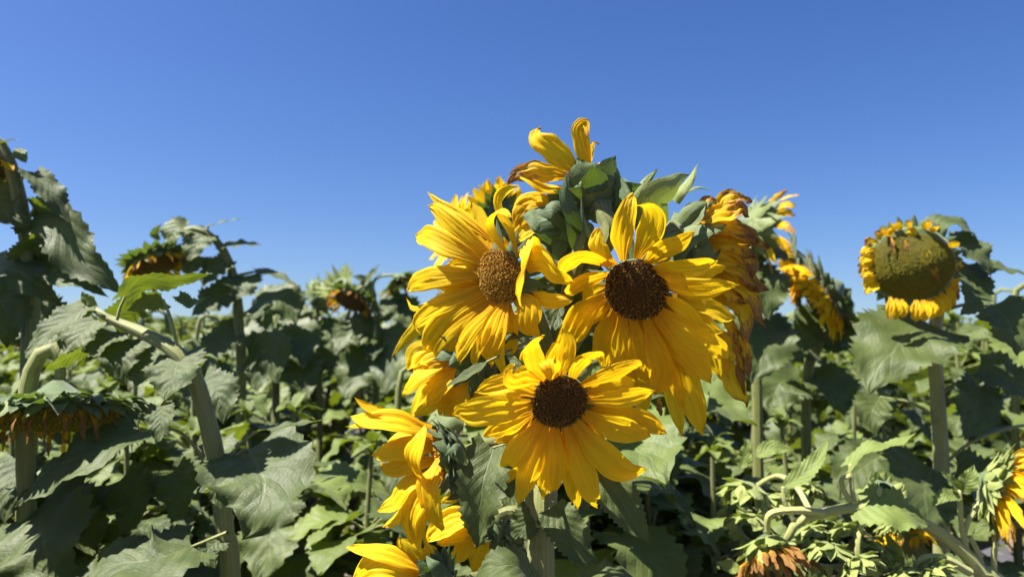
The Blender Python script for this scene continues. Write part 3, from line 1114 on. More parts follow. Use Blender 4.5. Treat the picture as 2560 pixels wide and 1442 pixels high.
for s, w, kw in [
    ('1075,1430,-6 1027,1380,-4 998,1343,-4', 48, dict()),
    ('1078,1428 974,1388,4 867,1366', 46, dict(roll=20)),
    ('1065,1442,6 957,1408,10 880,1446', 64, dict(roll=10)),
    ('1075,1460 990,1450 930,1475', 60, dict()),
    ('1090,1400 1072,1375 1060,1362', 30, dict()),
]:
    H.petal(s, w, nrm=(-.3, -.75, .55), flat=True, **kw)
H.ring(12, 1.0, .6, sweep=0, off=-.15)
H.bract('1120,1450,16 1085,1410,22 1062,1385,10', 40)

# stalks from the stem to each head
for hd, via, r in [
    (HF, '1390,1090,-20', .0068), (HR, '1450,830,-20', .0075), (HL, '1345,800,-20', .0072), (HT, '1520,600,-5', .0085),
    (HM2, '1440,660,-10', .0075), (HW, '1560,700,-30', .008), (HM, '1300,880,-30', .0065), (HLL, '1270,1120,-5', .0062), (HC, '1300,1290,-8', .0058), (HB2, '1250,1440,-10', .006)]:
    root = {'HF': 0}.get('', None)
    v = px(via, SD)[0]
    e = hd.backpt(hd.R and .72)
    # leave the main stem a little below the via point
    main = catmull(px('1352,1500 1354,1350 1352,1262,-4 1366,1120,-25 1385,960,-40 1402,800,-40 1425,690,-35 1452,610,-25', SD), 60)
    zz = v[2] - .045
    s0 = main[int(np.argmin(np.abs(main[:, 2] - zz)))]
    stem(hero, [s0, v, e - hd.axis * hd.R * .35, e], [r, r * .9, r * .95, r * 1.3], name='flower_stalk', n=20, sides=10, hair=500)

# leaves of the front plant
leaf(hero, '1232,1118 1208,1210,10 1196,1300,6 1189,1370', .585, 118, slope=.25, nrm=(-.25, -.9, .3), fold=.30, roll=-8, petiole='1345,1150,-20 1285,1110', label='broad drooping leaf with one half in the sun')
leaf(hero, '1490,1176 1540,1230,6 1585,1300,4 1625,1360', .60, 96, slope=.25, nrm=(.15, -.9, .4), lance=False, fold=.12, lobe=0, roll=14, petiole='1375,1230,-20 1440,1180')
leaf(hero, '1378,1268 1415,1320,6 1460,1385,4 1498,1414', .60, 96, slope=.25, nrm=(.1, -.9, .4), fold=.12, lobe=.02, petiole='1360,1290,-20')
leaf(hero, '1330,1275 1308,1320 1278,1362', .63, 74, slope=.25, nrm=(-.1, -.9, .4), fold=.15, petiole='1350,1290,0')
leaf(hero, '1345,1470,-10 1290,1412,6 1230,1420,10 1178,1460', .56, 120, slope=.25, nrm=(-.1, -.55, .83), fold=.1, ruffle=.03, petiole='1352,1500,-40')
leaf(hero, '1450,1450,-10 1520,1428,6 1600,1450', .56, 90, slope=.25, nrm=(.1, -.5, .86), fold=.1, petiole='1356,1490,-40')
leaf(hero, '1216,905 1170,935,6 1115,967', .60, 30, slope=.25, nrm=(-.2, -.7, .68), lance=True, fold=.2, serr=.02, petiole='1330,850,-20')
leaf(hero, '1245,862 1290,838,6 1335,842', .61, 40, slope=.25, nrm=(0, -.6, .8), lance=True, fold=.2, serr=.02)
leaf(hero, '1400,960 1440,900,-10 1500,850,-14', .67, 80, slope=.25, nrm=(.1, -.8, .5), fold=.2)
leaf(hero, '1330,960 1290,900,-10 1250,950,-14', .67, 90, slope=.25, nrm=(-.1, -.8, .5), fold=.2)
leaf(hero, '1420,700 1400,760,-6 1385,830', .66, 90, slope=.25, nrm=(0, -.9, .3), fold=.2)
leaf(hero, '1340,700 1350,760,-6 1345,860', .67, 110, slope=.25, nrm=(-.1, -.9, .3), fold=.2)
leaf(hero, '1470,640 1450,700,-6 1440,790', .68, 90, slope=.25, nrm=(.1, -.9, .3), fold=.2)
leaf(hero, '1420,820 1470,830,-6 1530,880', .68, 90, slope=.25, nrm=(.1, -.8, .4), fold=.2)
leaf(hero, '1700,700 1740,730,-6 1770,800', .70, 90, slope=.25, nrm=(.2, -.9, .3), fold=.2)
leaf(hero, '1310,880 1270,930,-6 1240,1000', .68, 100, slope=.25, nrm=(-.2, -.9, .3), fold=.2)
leaf(hero, '1300,1140 1270,1200,-6 1290,1290', .66, 80, slope=.25, nrm=(-.1, -.9, .3), fold=.15)
leaf(hero, '1220,1230 1250,1270,-6 1300,1330', .67, 80, slope=.25, nrm=(-.1, -.9, .3), fold=.15)

# ------------------------------------------------------------------ tall plant at the far left edge
B = Plant('sunflower', 'tall sunflower with big dark leaves at the left edge, its head out of view', tuple(P(60, 900, 1.05)[:2]))
d = 1.05
stem(B, [np.array([B.b[0] + .01, B.b[1], -.02])] + px('75,900 72,720 66,600 48,500 34,440 8,375 -36,330 -80,345 -100,390', d), [.013, .012, .011, .010, .0095, .009, .0085, .008, .008, .009])
H = Head(B, -82, 430, d, (.35, -.45, -.80), 80, back=.6, label='drooping seeded head cut by the picture edge')
H.disc(.25, 500, M_DRY, 'seed')
H.ring(22, .9, .36, 'petal', sweep=.6, wilt=.45, droop=.9)
H.ring(16, .5, .5, sweep=-.1, off=-.2)
leaf(B, '-4,366 22,352,4 52,350', d, 20, slope=.2, lance=True, nrm=(0, -.3, .95))
leaf(B, '26,388 45,385 66,407', d, 36, slope=.2, lance=True, young=.4, petiole='20,400')
leaf(B, '82,432 128,485,6 152,525,4 178,562', d, 74, slope=.2, nrm=(.45, -.85, .2), roll=-30, petiole='46,468 60,436')
leaf(B, '-70,470 -10,520,10 40,548,14 80,578', d, 120, slope=.2, nrm=(.1, -.62, .78), roll=10, cup=.1, crumple=.03)
leaf(B, '85,520 120,528 172,556', d, 70, slope=.2, nrm=(.2, -.8, -.3), roll=20, young=.3, petiole='66,560')
leaf(B, '82,548 150,570,10 196,640,14 250,688,12 312,738', d, 112, slope=.2, nrm=(.25, -.85, .45), roll=10, petiole='68,590')
leaf(B, '60,650 108,612,6 178,655', d, 90, slope=.2, nrm=(.1, -.8, -.45), roll=30, young=.25)
leaf(B, '-60,668 30,672,20 95,715,24 150,762', d, 130, slope=.2, nrm=(.1, -.75, .6), roll=-10)
leaf(B, '78,652 150,690,20 215,712,20 272,742', d, 74, slope=.2, nrm=(.2, -.7, .68), petiole='70,690')
leaf(B, '-30,728 20,780,10 15,870', d, 120, slope=.2, nrm=(.1, -.8, .6), roll=5, crumple=.03)
leaf(B, '70,780 110,830 130,900', 1.1, 150, slope=.2, nrm=(.2, -.9, .3), petiole='72,800')

# ------------------------------------------------------------------ left plant with the thick bent pale stem
d = .86
Cp = Plant('sunflower', 'sunflower with a thick pale stem bent over to the left and a hanging seeded head', tuple(P(575, 1442, d)[:2]))
stem(Cp, [np.array([Cp.b[0] + .005, Cp.b[1], -.02])] + px('578,1500 562,1320 542,1160 514,1030 482,935 446,884 394,850,-8 335,822,-16 275,798,-22 232,770,-26', d),
     [.0110, .0110, .0106, .0102, .0098, .0104, .0088, .0080, .0066, .0050, .0035], young=.3, hair=1500)
Cq = Plant('sunflower', 'sunflower whose broad heavy head hangs face down at the left edge', tuple(P(60, 1442, d + .06)[:2]))
stem(Cq, [np.array([Cq.b[0], Cq.b[1], -.02])] + px('62,1500 66,1250 62,1050 78,930 110,875 140,872 152,905 151,950 150,990', d + .05), [.011, .011, .0105, .010, .0095, .0085, .0075, .0062, .0060, .008], young=.35, hair=500)
H = Head(Cq, 140, 1045, d + .035, (.10, -.22, -.97), 175, back=.28, label='broad seeded head hanging face down')
H.disc(.12, 900, M_SEED, 'seed')
H.ring(38, .28, .10, 'petal', sweep=.9, wilt=.6, droop=1.4, rows=1)
H.ring(34, .46, .09, 'petal', sweep=1.1, wilt=.8, droop=1.8, rows=1, off=.04)
H.ring(26, .36, .26, sweep=-.1, off=-.02, rows=2, droop=.7, young=.12)
H.calyx(20, 3, .3, .24, .28, young=.25, flare=.5)
leaf(Cp, '408,748 362,752,-6 318,778', d, 64, nrm=(-.1, -.5, -.75), roll=10, young=.55, petiole='447,884 428,800')
leaf(Cp, '312,742 350,705,-8 430,700 532,684', d, 62, nrm=(0, -.45, -.8), roll=-10, young=.5, serr=.13, petiole='292,800 300,770')
leaf(Cp, '446,740 480,760,-6 520,742', d, 40, nrm=(.1, -.5, .75), young=.2)
leaf(Cp, '446,888 432,940,8 410,1002', d, 138, slope=.95, nrm=(-.1, -.7, .7), fold=.1, petiole='470,930')
leaf(Cp, '350,1078 280,1110,14 180,1170,18 36,1268', d, 150, nrm=(-.1, -.6, .8), roll=0, fold=.25, serr=.09, petiole='540,1190,-10 450,1080', label='large drooping leaf, half in shade')
leaf(Cp, '620,1125,-10 655,1200,14 645,1280,18 604,1348', d, 262, slope=.8, nrm=(0, -.65, .75), fold=.16, roll=-4, serr=.06, petiole='552,1200 600,1130', label='very large drooping leaf with a sunlit rim')
leaf(Cp, '650,1075 720,1066,8 815,1048', d, 56, nrm=(.1, -.5, .85), roll=-20, petiole='556,1180 600,1110')
leaf(Cp, '480,1365,-10 380,1400,10 270,1420,10 190,1490', .80, 190, nrm=(-.1, -.6, .8), fold=.12, petiole='568,1330')
leaf(Cp, '95,1270,-20 120,1360,10 140,1500', .89, 270, nrm=(.0, -.9, .4), fold=.12)
leaf(Cp, '402,1012 400,1060,6 388,1110', d, 66, nrm=(.1, -.9, .4), petiole='440,960')
leaf(Cp, '214,768 140,815,8 60,884', d, 84, nrm=(-.1, -.7, .7), fold=.2, petiole='262,792')
leaf(Cp, '242,768 215,745 205,728', d, 36, nrm=(0, -.8, -.3), young=.7, lance=True)
leaf(Cp, '238,770 200,790 180,800', d, 34, nrm=(0, -.7, .5), young=.5, lance=True)
leaf(Cp, '552,1185 545,1225,6 552,1275', d, 60, nrm=(.1, -.9, .4))
leaf(Cp, '204,878 160,900 106,930', d, 44, nrm=(0, -.5, -.7), young=.6)
for q, w, n_, y_ in [('300,830 250,860,10 190,900', 90, (-.1, -.7, .7), 0), ('330,850 300,900,14 310,960', 110, (0, -.85, .5), 0), ('280,810 330,770,-8 380,790', 80, (0, -.6, -.7), .3),
                   ('400,860 360,900,10 340,970', 100, (0, -.8, .6), .1), ('240,800 190,850,8 180,930', 90, (-.1, -.8, .5), .1), ('500,960 545,985,10 560,1060', 110, (.2, -.8, .6), 0), ('200,830 120,850,8 70,930', 100, (-.1, -.6, .8), 0),
                   ('60,1150 20,1230,10 10,1310', 120, (0, -.8, .6), 0), ('300,1200 330,1270,10 300,1340', 130, (0, -.9, .4), 0), ('430,1180 450,1240,10 430,1310', 110, (0, -.9, .4), .1), ('170,1250 220,1300,10 240,1380', 130, (0, -.8, .6), 0)]:
    leaf(Cp, q, d + .08, w, nrm=n_, young=y_)
leaf(Cp, '735,1215 790,1195,6 850,1188', .95, 20, lance=True, nrm=(0, -.6, .8), young=.3)
leaf(Cp, '545,1350 520,1380,6 540,1420', .84, 70, nrm=(.1, -.85, .5))

# ------------------------------------------------------------------ plant with a rusty withered head, further back on the left
d = 1.65
Dp = Plant('sunflower', 'sunflower with a rusty withered head rising against the sky behind the bent stem', tuple(P(605, 950, d)[:2]))
stem(Dp, [np.array([Dp.b[0], Dp.b[1], -.02])] + px('603,950 598,820 590,720 566,640 526,588 480,572 436,590 415,625', d), [.012, .0115, .011, .0105, .0095, .008, .0075, .007, .008])
H = Head(Dp, 388, 662, d, (.42, -.22, -.86), 56, back=.6, label='withered head with rusty petals')
H.disc(.25, 420, M_DRY, 'seed')
H.ring(24, .8, .34, 'petal', sweep=.9, wilt=.45, droop=.5, rows=2, gaps=.3)
H.ring(22, .62, .42, sweep=-.15, off=-.12, rows=2, young=.15)
H.calyx(12, 3, .5, .5, .6, young=.4)
leaf(Dp, '400,600 385,585 402,560', d, 20, lance=True, young=.4)
leaf(Dp, '470,570 440,575,10 425,620', d, 66, nrm=(-.1, -.8, .6), young=.2)
leaf(Dp, '520,585 495,600,10 470,655', d, 74, nrm=(0, -.85, .5), young=.1)
leaf(Dp, '520,566 560,555,4 613,545', d, 24, nrm=(0, -.35, .93), petiole='515,585')
leaf(Dp, '552,618 600,610,6 655,612', d, 40, nrm=(0, -.5, .87), petiole='540,605')
leaf(Dp, '640,678 690,686 748,718', d, 30, nrm=(.1, -.5, .85), petiole='590,690')
leaf(Dp, '610,690 600,720,10 585,752', d, 90, nrm=(.1, -.85, .5))
leaf(Dp, '570,650 530,680 505,720', d, 70, nrm=(-.1, -.8, .5))
leaf(Dp, '585,730 540,745 480,790', d, 90, nrm=(-.1, -.8, .5), petiole='598,790')
leaf(Dp, '600,830 560,850 500,930', d, 100, nrm=(-.1, -.7, .6), petiole='600,860')
leaf(Dp, '620,890 670,880,10 690,960', d, 120, nrm=(.1, -.8, .6), petiole='600,920')
leaf(Dp, '640,760 700,750,10 745,810', d, 110, nrm=(.1, -.6, .75), petiole='598,800')
leaf(Dp, '500,640 480,665 470,690', d, 60, nrm=(.1, -.85, .4))

# ------------------------------------------------------------------ right plant with the big seeded head
d = 1.28
Fp = Plant('sunflower', 'sunflower with one big olive seeded head fringed by short yellow petals', tuple(P(2352, 1442, d)[:2]))
stem(Fp, [np.array([Fp.b[0], Fp.b[1], -.02])] + px('2354,1442 2352,1150 2340,950 2335,850 2352,720 2358,640 2330,592 2300,600,10', d), [.013, .013, .0125, .0115, .011, .0100, .009, .008, .009], young=.35, hair=500)
H = Head(Fp, 2276, 664, d - .03, (-.42, -.84, -.34), 98, back=.6, label='big bulging olive seeded head')
H.disc(.42, 1300, M_SEED, 'seed', fs_=1.1, sq=.86)
H.ring(16, .32, .22, 'petal', sweep=.35, wilt=.4, droop=.3, gaps=.25, a0=0.3, a1=3.2)
H.ring(20, .30, .26, sweep=-.3, off=-.12, rows=2)
for q, w, wl in [('2196,606,10 2172,604,14 2160,614,16', 20, .55), ('2190,622,14 2168,626,20 2152,640,18', 24, .25), ('2186,640,14 2164,648,22 2150,662,20', 24, .2), ('2184,655,14 2160,668,20 2148,684,18', 20, .45),
                 ('2186,672,14 2166,682,22 2150,694,18', 22, .25), ('2190,690,14 2170,702,22 2154,710,18', 22, .2), ('2196,706,14 2176,720,22 2160,732,20', 28, .22), ('2200,600,8 2196,588,10 2186,580,8', 20, .5),
                 ('2226,590,6 2224,580,10 2216,574,8', 22, .3), ('2272,592,16 2275,582,20 2268,575,16', 26, .2), ('2262,600,20 2268,625,24 2266,645,24', 12, .9), ('2228,594,12 2232,612,18 2230,632,20', 9, .9),
                 ('2308,618,34 2318,645,36 2330,672,34', 26, .15), ('2330,624,28 2340,646,32 2350,664,30', 26, .15), ('2322,650,34 2336,680,36 2346,705,34', 16, .6), ('2364,646,10 2384,656,12 2404,676,10', 28, .4),
                 ('2366,670,8 2380,690,10 2388,724,8', 26, .25), ('2372,690,6 2384,720,8 2394,750,6', 22, .5), ('2226,742,30 2226,765,34 2222,800,34', 22, .3), ('2240,746,30 2244,770,36 2238,800,36', 24, .15),
                 ('2254,748,30 2258,772,36 2256,798,36', 22, .3), ('2290,750,28 2292,775,34 2288,805,34', 26, .2), ('2306,750,26 2310,780,32 2308,804,32', 26, .15), ('2322,746,24 2328,775,30 2328,800,30', 26, .15),
                 ('2338,740,20 2346,765,26 2350,792,26', 26, .12), ('2352,730,16 2362,755,20 2370,782,20', 26, .15), ('2364,715,12 2376,742,16 2380,770,16', 24, .3)]:
    H.petal(q, w, nrm=(-.3, -.85, .4), flat=True, wilt=wl, lift=.08)
leaf(Fp, '2298,578 2370,556,10 2420,575,14 2450,610', d, 70, nrm=(.1, -.45, .88), roll=5, petiole='2340,610')
leaf(Fp, '2370,600 2420,615,14 2455,650,14 2478,690', d, 92, nrm=(.15, -.75, .62), petiole='2350,640')
leaf(Fp, '2425,690 2490,672,10 2580,690', d, 66, nrm=(.1, -.5, .85), petiole='2350,720')
leaf(Fp, '2325,812,10 2270,830,26 2210,890,30 2168,985,20', d, 215, nrm=(-.1, -.7, .7), fold=.1, roll=6, petiole='2336,880', label='large grey-green leaf under the head')
leaf(Fp, '2480,762 2520,800,14 2545,890', d, 160, nrm=(.1, -.85, .5), petiole='2345,780 2420,760')
leaf(Fp, '2330,1172,10 2315,1250,24 2335,1350,14', d, 210, nrm=(0, -.9, .42), fold=.1, petiole='2350,1180', label='large shaded leaf beside the bright stems')
leaf(Fp, '2450,965 2440,1030,10 2410,1100', d, 110, nrm=(.1, -.85, .5), petiole='2342,990 2400,955')
leaf(Fp, '2450,920 2510,940,10 2580,1000', d, 120, nrm=(.1, -.8, .6))
leaf(Fp, '2200,992 2180,1040,10 2190,1090', d, 90, nrm=(-.1, -.8, .6), petiole='2346,1045 2280,1008')
leaf(Fp, '2420,660 2440,740,10 2400,790', d, 90, nrm=(.1, -.9, .3))
leaf(Fp, '2600,1060 2640,1080 2680,1150', d, 130, nrm=(.1, -.8, .6), petiole='2352,1170 2420,1110 2520,1070')
leaf(Fp, '2390,1180,10 2450,1200,20 2520,1260', d, 150, nrm=(.1, -.75, .65), petiole='2352,1200')
leaf(Fp, '2200,1140 2140,1180 2100,1250', d + .1, 130, nrm=(-.1, -.7, .7), petiole='2350,1230')

# ------------------------------------------------------------------ bright branching plant bottom right
d = .92
Gp = Plant('sunflower', 'bright pale-stemmed branching sunflower bowed over with many green buds and withered heads', tuple(P(2490, 1500, d)[:2]))
stem(Gp, [np.array([Gp.b[0] + .01, Gp.b[1], -.02])] + px('2500,1540 2446,1425 2398,1370 2330,1320 2258,1290 2140,1268 2060,1282 1995,1302 1966,1350', d), [.012, .011, .0092, .0080, .0072, .0070, .0064, .0056, .005, .0046], young=.7, hair=2600)
for s, r in [('2420,1400 2404,1310 2398,1225', 8), ('2425,1405 2412,1330 2440,1270 2478,1238', 8), ('2470,1470 2444,1380 2424,1340', 9), ('2485,1480 2488,1360 2510,1320 2545,1305', 8),
             ('2425,1430,10 2360,1396,14 2305,1398,14 2276,1446', 12), ('2150,1440,10 2144,1360,14 2156,1300,8', 9), ('1985,1300 1962,1252 1958,1216', 7), ('2150,1268 2118,1240 2104,1200 2125,1188', 8), ('2140,1265 2130,1220 2126,1160', 7),
             ('2060,1282,6 1990,1275,10 1925,1285,10 1918,1330', 11), ('2030,1285,-40 1990,1215,-90 1945,1190,-120 1900,1208,-110 1868,1240,-100', 9), ('2150,1268 2190,1250 2200,1220', 9)]:
    stem(Gp, px(s, d), [r * .82 * d / FPX * k for k in np.linspace(1.1, .85, len(s.split()))], name='flower_stalk', young=.85, n=20, sides=8, hair=350)


def greenhead(pl, x, y, d, axis, R, kind, label=None, young=.7):
    H = Head(pl, x, y, d, axis, R, back=.7, label=label, young=young)
    if kind == 'bud':
        H.calyx(6, 3, .7, .95, .8, young=young, flare=.25)
        H.ring(8, .9, .6, sweep=1.0, off=-.15, rows=1, young=young, curl=.8)
        H.ring(7, .8, .7, sweep=1.4, off=-.05, young=young, curl=.6)
    elif kind == 'wilt':
        H.disc(.2, 220, M_DRY, 'seed')
        H.ring(20, 1.25, .36, 'petal', sweep=.9, wilt=.8, curl=.5, rows=2)
        H.ring(11, .6, .55, sweep=.1, off=-.12, rows=1, young=young)
        H.calyx(8, 3, .7, .7, .7, young=young, flare=.5)
    elif kind == 'yellow':
        H.disc(.2, 220, M_DISCY)
        H.ring(18, 1.7, .5, 'petal', sweep=.7, wilt=.34, droop=1.0, rows=2)
        H.calyx(9, 3, .65, .55, .7, young=young, flare=.7)
        H.ring(16, .95, .55, sweep=.2, off=-.12, rows=2, young=young)
    return H


greenhead(Gp, 1925, 1392, d + .01, (.15, -.55, -.82), 62, 'wilt', 'hanging head with a brush of dried orange petals')
greenhead(Gp, 1866, 1250, d + .10, (-.5, -.25, -.8), 50, 'bud', 'yellow-green closed head on the far stalk')
greenhead(Gp, 1930, 1268, d + .16, (.3, -.3, -.9), 38, 'bud')
greenhead(Gp, 2068, 1398, d - .02, (-.2, -.5, -.8), 46, 'bud')
greenhead(Gp, 2150, 1430, d - .04, (.4, -.6, -.6), 42, 'bud')
greenhead(Gp, 2250, 1322, d + .07, (.2, -.2, -.95), 34, 'yellow')
greenhead(Gp, 2500, 1215, d, (.80, -.42, -.35), 58, 'yellow', 'head with withered yellow petals drooping to the right')
greenhead(Gp, 2010, 1235, d + .12, (0, -.6, -.7), 30, 'bud')
greenhead(Gp, 2110, 1350, d + .02, (.3, -.6, -.5), 40, 'bud')
greenhead(Gp, 2180, 1380, d + .0, (-.4, -.5, -.5), 34, 'bud')
greenhead(Gp, 1850, 1290, d + .08, (-.5, -.5, -.3), 36, 'bud')
greenhead(Gp, 2340, 1452, d - .03, (.4, -.6, -.3), 40, 'bud')
greenhead(Gp, 2060, 1330, d + .06, (-.3, -.6, -.3), 34, 'bud')
greenhead(Gp, 2020, 1350, d + .02, (.5, -.5, -.6), 36, 'bud')
greenhead(Gp, 1880, 1330, d + .05, (-.6, -.4, -.5), 44, 'bud')
greenhead(Gp, 2215, 1220, d + .03, (.2, -.5, .7), 30, 'bud')
greenhead(Gp, 2278, 1465, d - .02, (-.3, -.5, -.7), 50, 'bud')
leaf(Gp, '2126,1162 2170,1122,6 2230,1112,6 2292,1082', d, 54, nrm=(0, -.55, .84), roll=-30, young=.75)
leaf(Gp, '2150,1262 2200,1268,12 2260,1282,14 2324,1314', d, 122, nrm=(.05, -.72, .7), young=.7, fold=.1, label='light yellow-green leaf on the bowed stem')
leaf(Gp, '1958,1216 2000,1190,8 2040,1150,6 2070,1098', d, 46, nrm=(-.1, -.8, .6), young=.7, fold=.3, lance=True)
leaf(Gp, '2398,1228 2375,1200 2352,1178', d, 30, young=.6, lance=True)
leaf(Gp, '2398,1222 2420,1200,6 2436,1160', d, 44, young=.65, nrm=(0, -.9, .4), lobe=.03)
leaf(Gp, '2394,1238 2360,1240,6 2330,1266', d, 34, young=.7, lobe=.03)
leaf(Gp, '2530,1300 2490,1308,6 2428,1338', d, 58, young=.2, serr=.12, nrm=(0, -.6, .8))
leaf(Gp, '2200,1410 2235,1380,6 2215,1330', d, 40, young=.6, lance=True)
leaf(Gp, '1850,1170 1862,1140 1866,1100', d + .1, 34, young=.8, lance=True)
leaf(Gp, '1890,1140 1930,1120 1985,1125', d + .16, 40, young=.7, lance=True)
leaf(Gp, '1850,1420 1820,1415 1790,1405', d, 34, young=.8, lance=True)
leaf(Gp, '2240,1440 2280,1380,10 2330,1420', d + .05, 90, young=.3)
leaf(Gp, '2330,1400,-30 2380,1440 2400,1520', d + .1, 150, young=.1)
leaf(Gp, '1985,1430 2020,1420,10 2060,1470', d + .06, 90, young=.3)

# ------------------------------------------------------------------ flowering plants right behind the front clump
d = 1.6
Hp = Plant('sunflower', 'sunflower with a green-backed head and orange petals peeping out behind the withering flower', tuple(P(1890, 900, d)[:2]))
stem(Hp, [np.array([Hp.b[0], Hp.b[1], -.02])] + px('1890,900 1880,760 1870,660 1868,610', d), [.012, .011, .010, .009, .0085])
H = Head(Hp, 1905, 575, d, (.80, .1, -.25), 62, back=.9, label='green-backed head with a few orange petals')
H.calyx(9, 4, .6, .6, .85, young=.35, flare=.5)
H.ring(16, 1.1, .36, 'petal', sweep=.5, wilt=.5, droop=.6)
leaf(Hp, '1890,640 1925,625,10 1975,650', d, 80, nrm=(.1, -.7, .7))
leaf(Hp, '1880,680 1910,720,20 1920,800', d, 130, nrm=(.1, -.9, .4))
leaf(Hp, '1890,800 1905,860,20 1880,960', d, 150, nrm=(0, -.9, .4))
leaf(Hp, '1860,640 1830,700 1820,780', d, 110, nrm=(0, -.9, .4))
leaf(Hp, '1885,850 1950,850,10 2010,910', d, 110, nrm=(.1, -.8, .6))

d = 1.7
Yp = Plant('sunflower', 'pair of shaggy golden flowers seen from the side between the clump and the olive head', tuple(P(2010, 1000, d)[:2]))
stem(Yp, [np.array([Yp.b[0], Yp.b[1], -.02])] + px('2015,1000 2040,880 2085,790 2080,745', d), [.012, .011, .010, .009, .0085])
stem(Yp, px('2025,960 2000,800 1995,720', d + .1), [.008, .007, .0065], name='flower_stalk')
H = Head(Yp, 2045, 745, d, (-.78, .28, -.52), 80, back=.6, label='golden flower seen edge on')
H.disc(.2, 300, M_DISC)
H.ring(34, .62, .24, 'petal', sweep=.75, wilt=.2, rows=3, droop=.3)
H.ring(22, .6, .45, sweep=-.3, off=-.25, rows=2)
H = Head(Yp, 1978, 668, d + .12, (-.86, .35, -.25), 58, back=.6, label='smaller golden flower behind')
H.disc(.2, 300, M_DISC)
H.ring(28, .75, .28, 'petal', sweep=.75, wilt=.3, rows=3, droop=.3)
H.ring(18, .7, .45, sweep=-.3, off=-.25)
leaf(Yp, '2095,800 2110,740 2130,720', d, 60, nrm=(0, -.8, .5))
leaf(Yp, '2040,880 1990,860,10 1930,900', d, 100, nrm=(-.1, -.7, .7), petiole='2045,900')
leaf(Yp, '2060,850 2110,850,10 2160,900', d, 110, nrm=(.1, -.7, .7), petiole='2045,880')
leaf(Yp, '2070,790 2030,830,10 2010,880', d, 110, nrm=(-.1, -.85, .5))
leaf(Yp, '2030,940 2080,960,10 2110,1040', d, 130, nrm=(.1, -.7, .7), petiole='2020,960')
leaf(Yp, '2000,960 1950,960,10 1920,1040', d, 130, nrm=(-.1, -.7, .7), petiole='2015,990')

d = 1.45
Ip = Plant('sunflower', 'sunflower with bright yellow flowers half hidden behind the left face of the clump', tuple(P(1190, 900, d)[:2]))
stem(Ip, [np.array([Ip.b[0], Ip.b[1], -.02])] + px('1190,900 1200,740 1235,610 1262,560', d), [.012, .011, .010, .009, .0085])
H = Head(Ip, 1240, 548, d, (-.50, .75, .35), 52, back=.7, label='yellow flower turned away')
H.ring(20, 1.0, .45, 'petal', sweep=.1, rows=2)
H.ring(16, .8, .5, sweep=-.2, off=-.2)
stem(Ip, px('1200,760 1170,660 1140,600', d), [.008, .007, .0065], name='flower_stalk')
H = Head(Ip, 1132, 580, d + .05, (-.75, -.5, .35), 42, back=.6, label='yellow flower peeping past the long petals')
H.disc(.2, 200, M_DISC)
H.ring(18, 1.5, .5, 'petal', sweep=.1, rows=2)
H.ring(14, .8, .5, sweep=-.3, off=-.2)
leaf(Ip, '1190,800 1140,760 1090,800', d, 110, nrm=(-.1, -.8, .6))
leaf(Ip, '1200,700 1150,700 1090,740', d, 100, nrm=(-.1, -.7, .7))
leaf(Ip, '1200,850 1140,850 1080,920', d, 130, nrm=(-.1, -.7, .7))
leaf(Ip, '1230,640 1190,620 1150,650', d, 70, nrm=(-.1, -.7, .7))

# ------------------------------------------------------------------ nodding heads against the sky, centre left
d = 2.6
Ep = Plant('sunflower', 'sunflower with dark nodding head on hooked stalk against the sky left of the clump', tuple(P(935, 1000, d)[:2]))
stem(Ep, [np.array([Ep.b[0], Ep.b[1], -.02])] + px('940,1000 945,850 938,760 920,718 895,722 880,738', d), [.013, .012, .011, .010, .0085, .008, .009])
stem(Ep, px('942,800 932,720 944,694 970,688 990,690', d), [.007, .006, .0055, .005, .005], name='flower_stalk', young=.3)
stem(Ep, px('945,830 900,770 870,725 850,712', d + .1), [.007, .006, .0055, .005], name='flower_stalk', young=.3)
H = Head(Ep, 878, 752, d, (-.25, -.55, -.80), 42, back=.7, label='dark nodding head')
H.disc(.25, 260, M_DRY, 'seed')
H.ring(18, .7, .4, 'petal', sweep=.9, wilt=.7, droop=.4, gaps=.3)
H.ring(18, .7, .4, sweep=.1, off=-.15, rows=2, young=.15)
H = Head(Ep, 1002, 704, d, (.45, -.3, -.85), 24, back=.8)
H.ring(14, 1.3, .6, sweep=.5, off=-.15, rows=2, young=.2)
H.ring(10, 1.3, .4, 'petal', sweep=1, wilt=.9)
H = Head(Ep, 846, 712, d + .1, (-.3, -.5, .5), 26, back=.8)
H.ring(14, 1.6, .6, sweep=.8, off=-.15, rows=2, young=.6)
for s, w in [('950,860 985,860,30 960,990', 130), ('940,790 990,770 1040,800', 70), ('935,830 880,830 830,880', 100), ('945,900 900,920 860,1000', 120), ('930,740 910,700 880,690', 26), ('950,760 1000,770 1050,830', 90), ('900,720 925,690 950,660', 22)]:
    leaf(Ep, s, d, w, nrm=(0, -.75, .65))
d = 2.9
Eq = Plant('sunflower', 'sunflower with a pale green bristly head turned from view, left of the dark nodding head', tuple(P(800, 1000, d)[:2]))
stem(Eq, [np.array([Eq.b[0], Eq.b[1], -.02])] + px('800,1000 795,880 790,800 798,768', d), [.013, .012, .011, .010, .009])
H = Head(Eq, 806, 738, d, (.45, .6, .45), 36, back=.9)
H.calyx(10, 4, .7, .5, .85, young=.4, flare=.9)
for s, w in [('780,790 750,800 735,850', 70), ('790,830 720,830 690,900', 110), ('800,820 830,840 840,890', 80), ('770,770 745,780 720,800', 30), ('790,880 740,900 720,980', 120), ('800,900 850,900 880,970', 110)]:
    leaf(Eq, s, d, w, nrm=(0, -.75, .65))
d = 2.2
Er = Plant('sunflower', 'leafy sunflower with broad dark leaves and no open flower, behind the withered rusty head', tuple(P(690, 1000, d)[:2]))
stem(Er, [np.array([Er.b[0], Er.b[1], -.02])] + px('690,1000 685,880 690,790', d), [.013, .012, .010, .008])
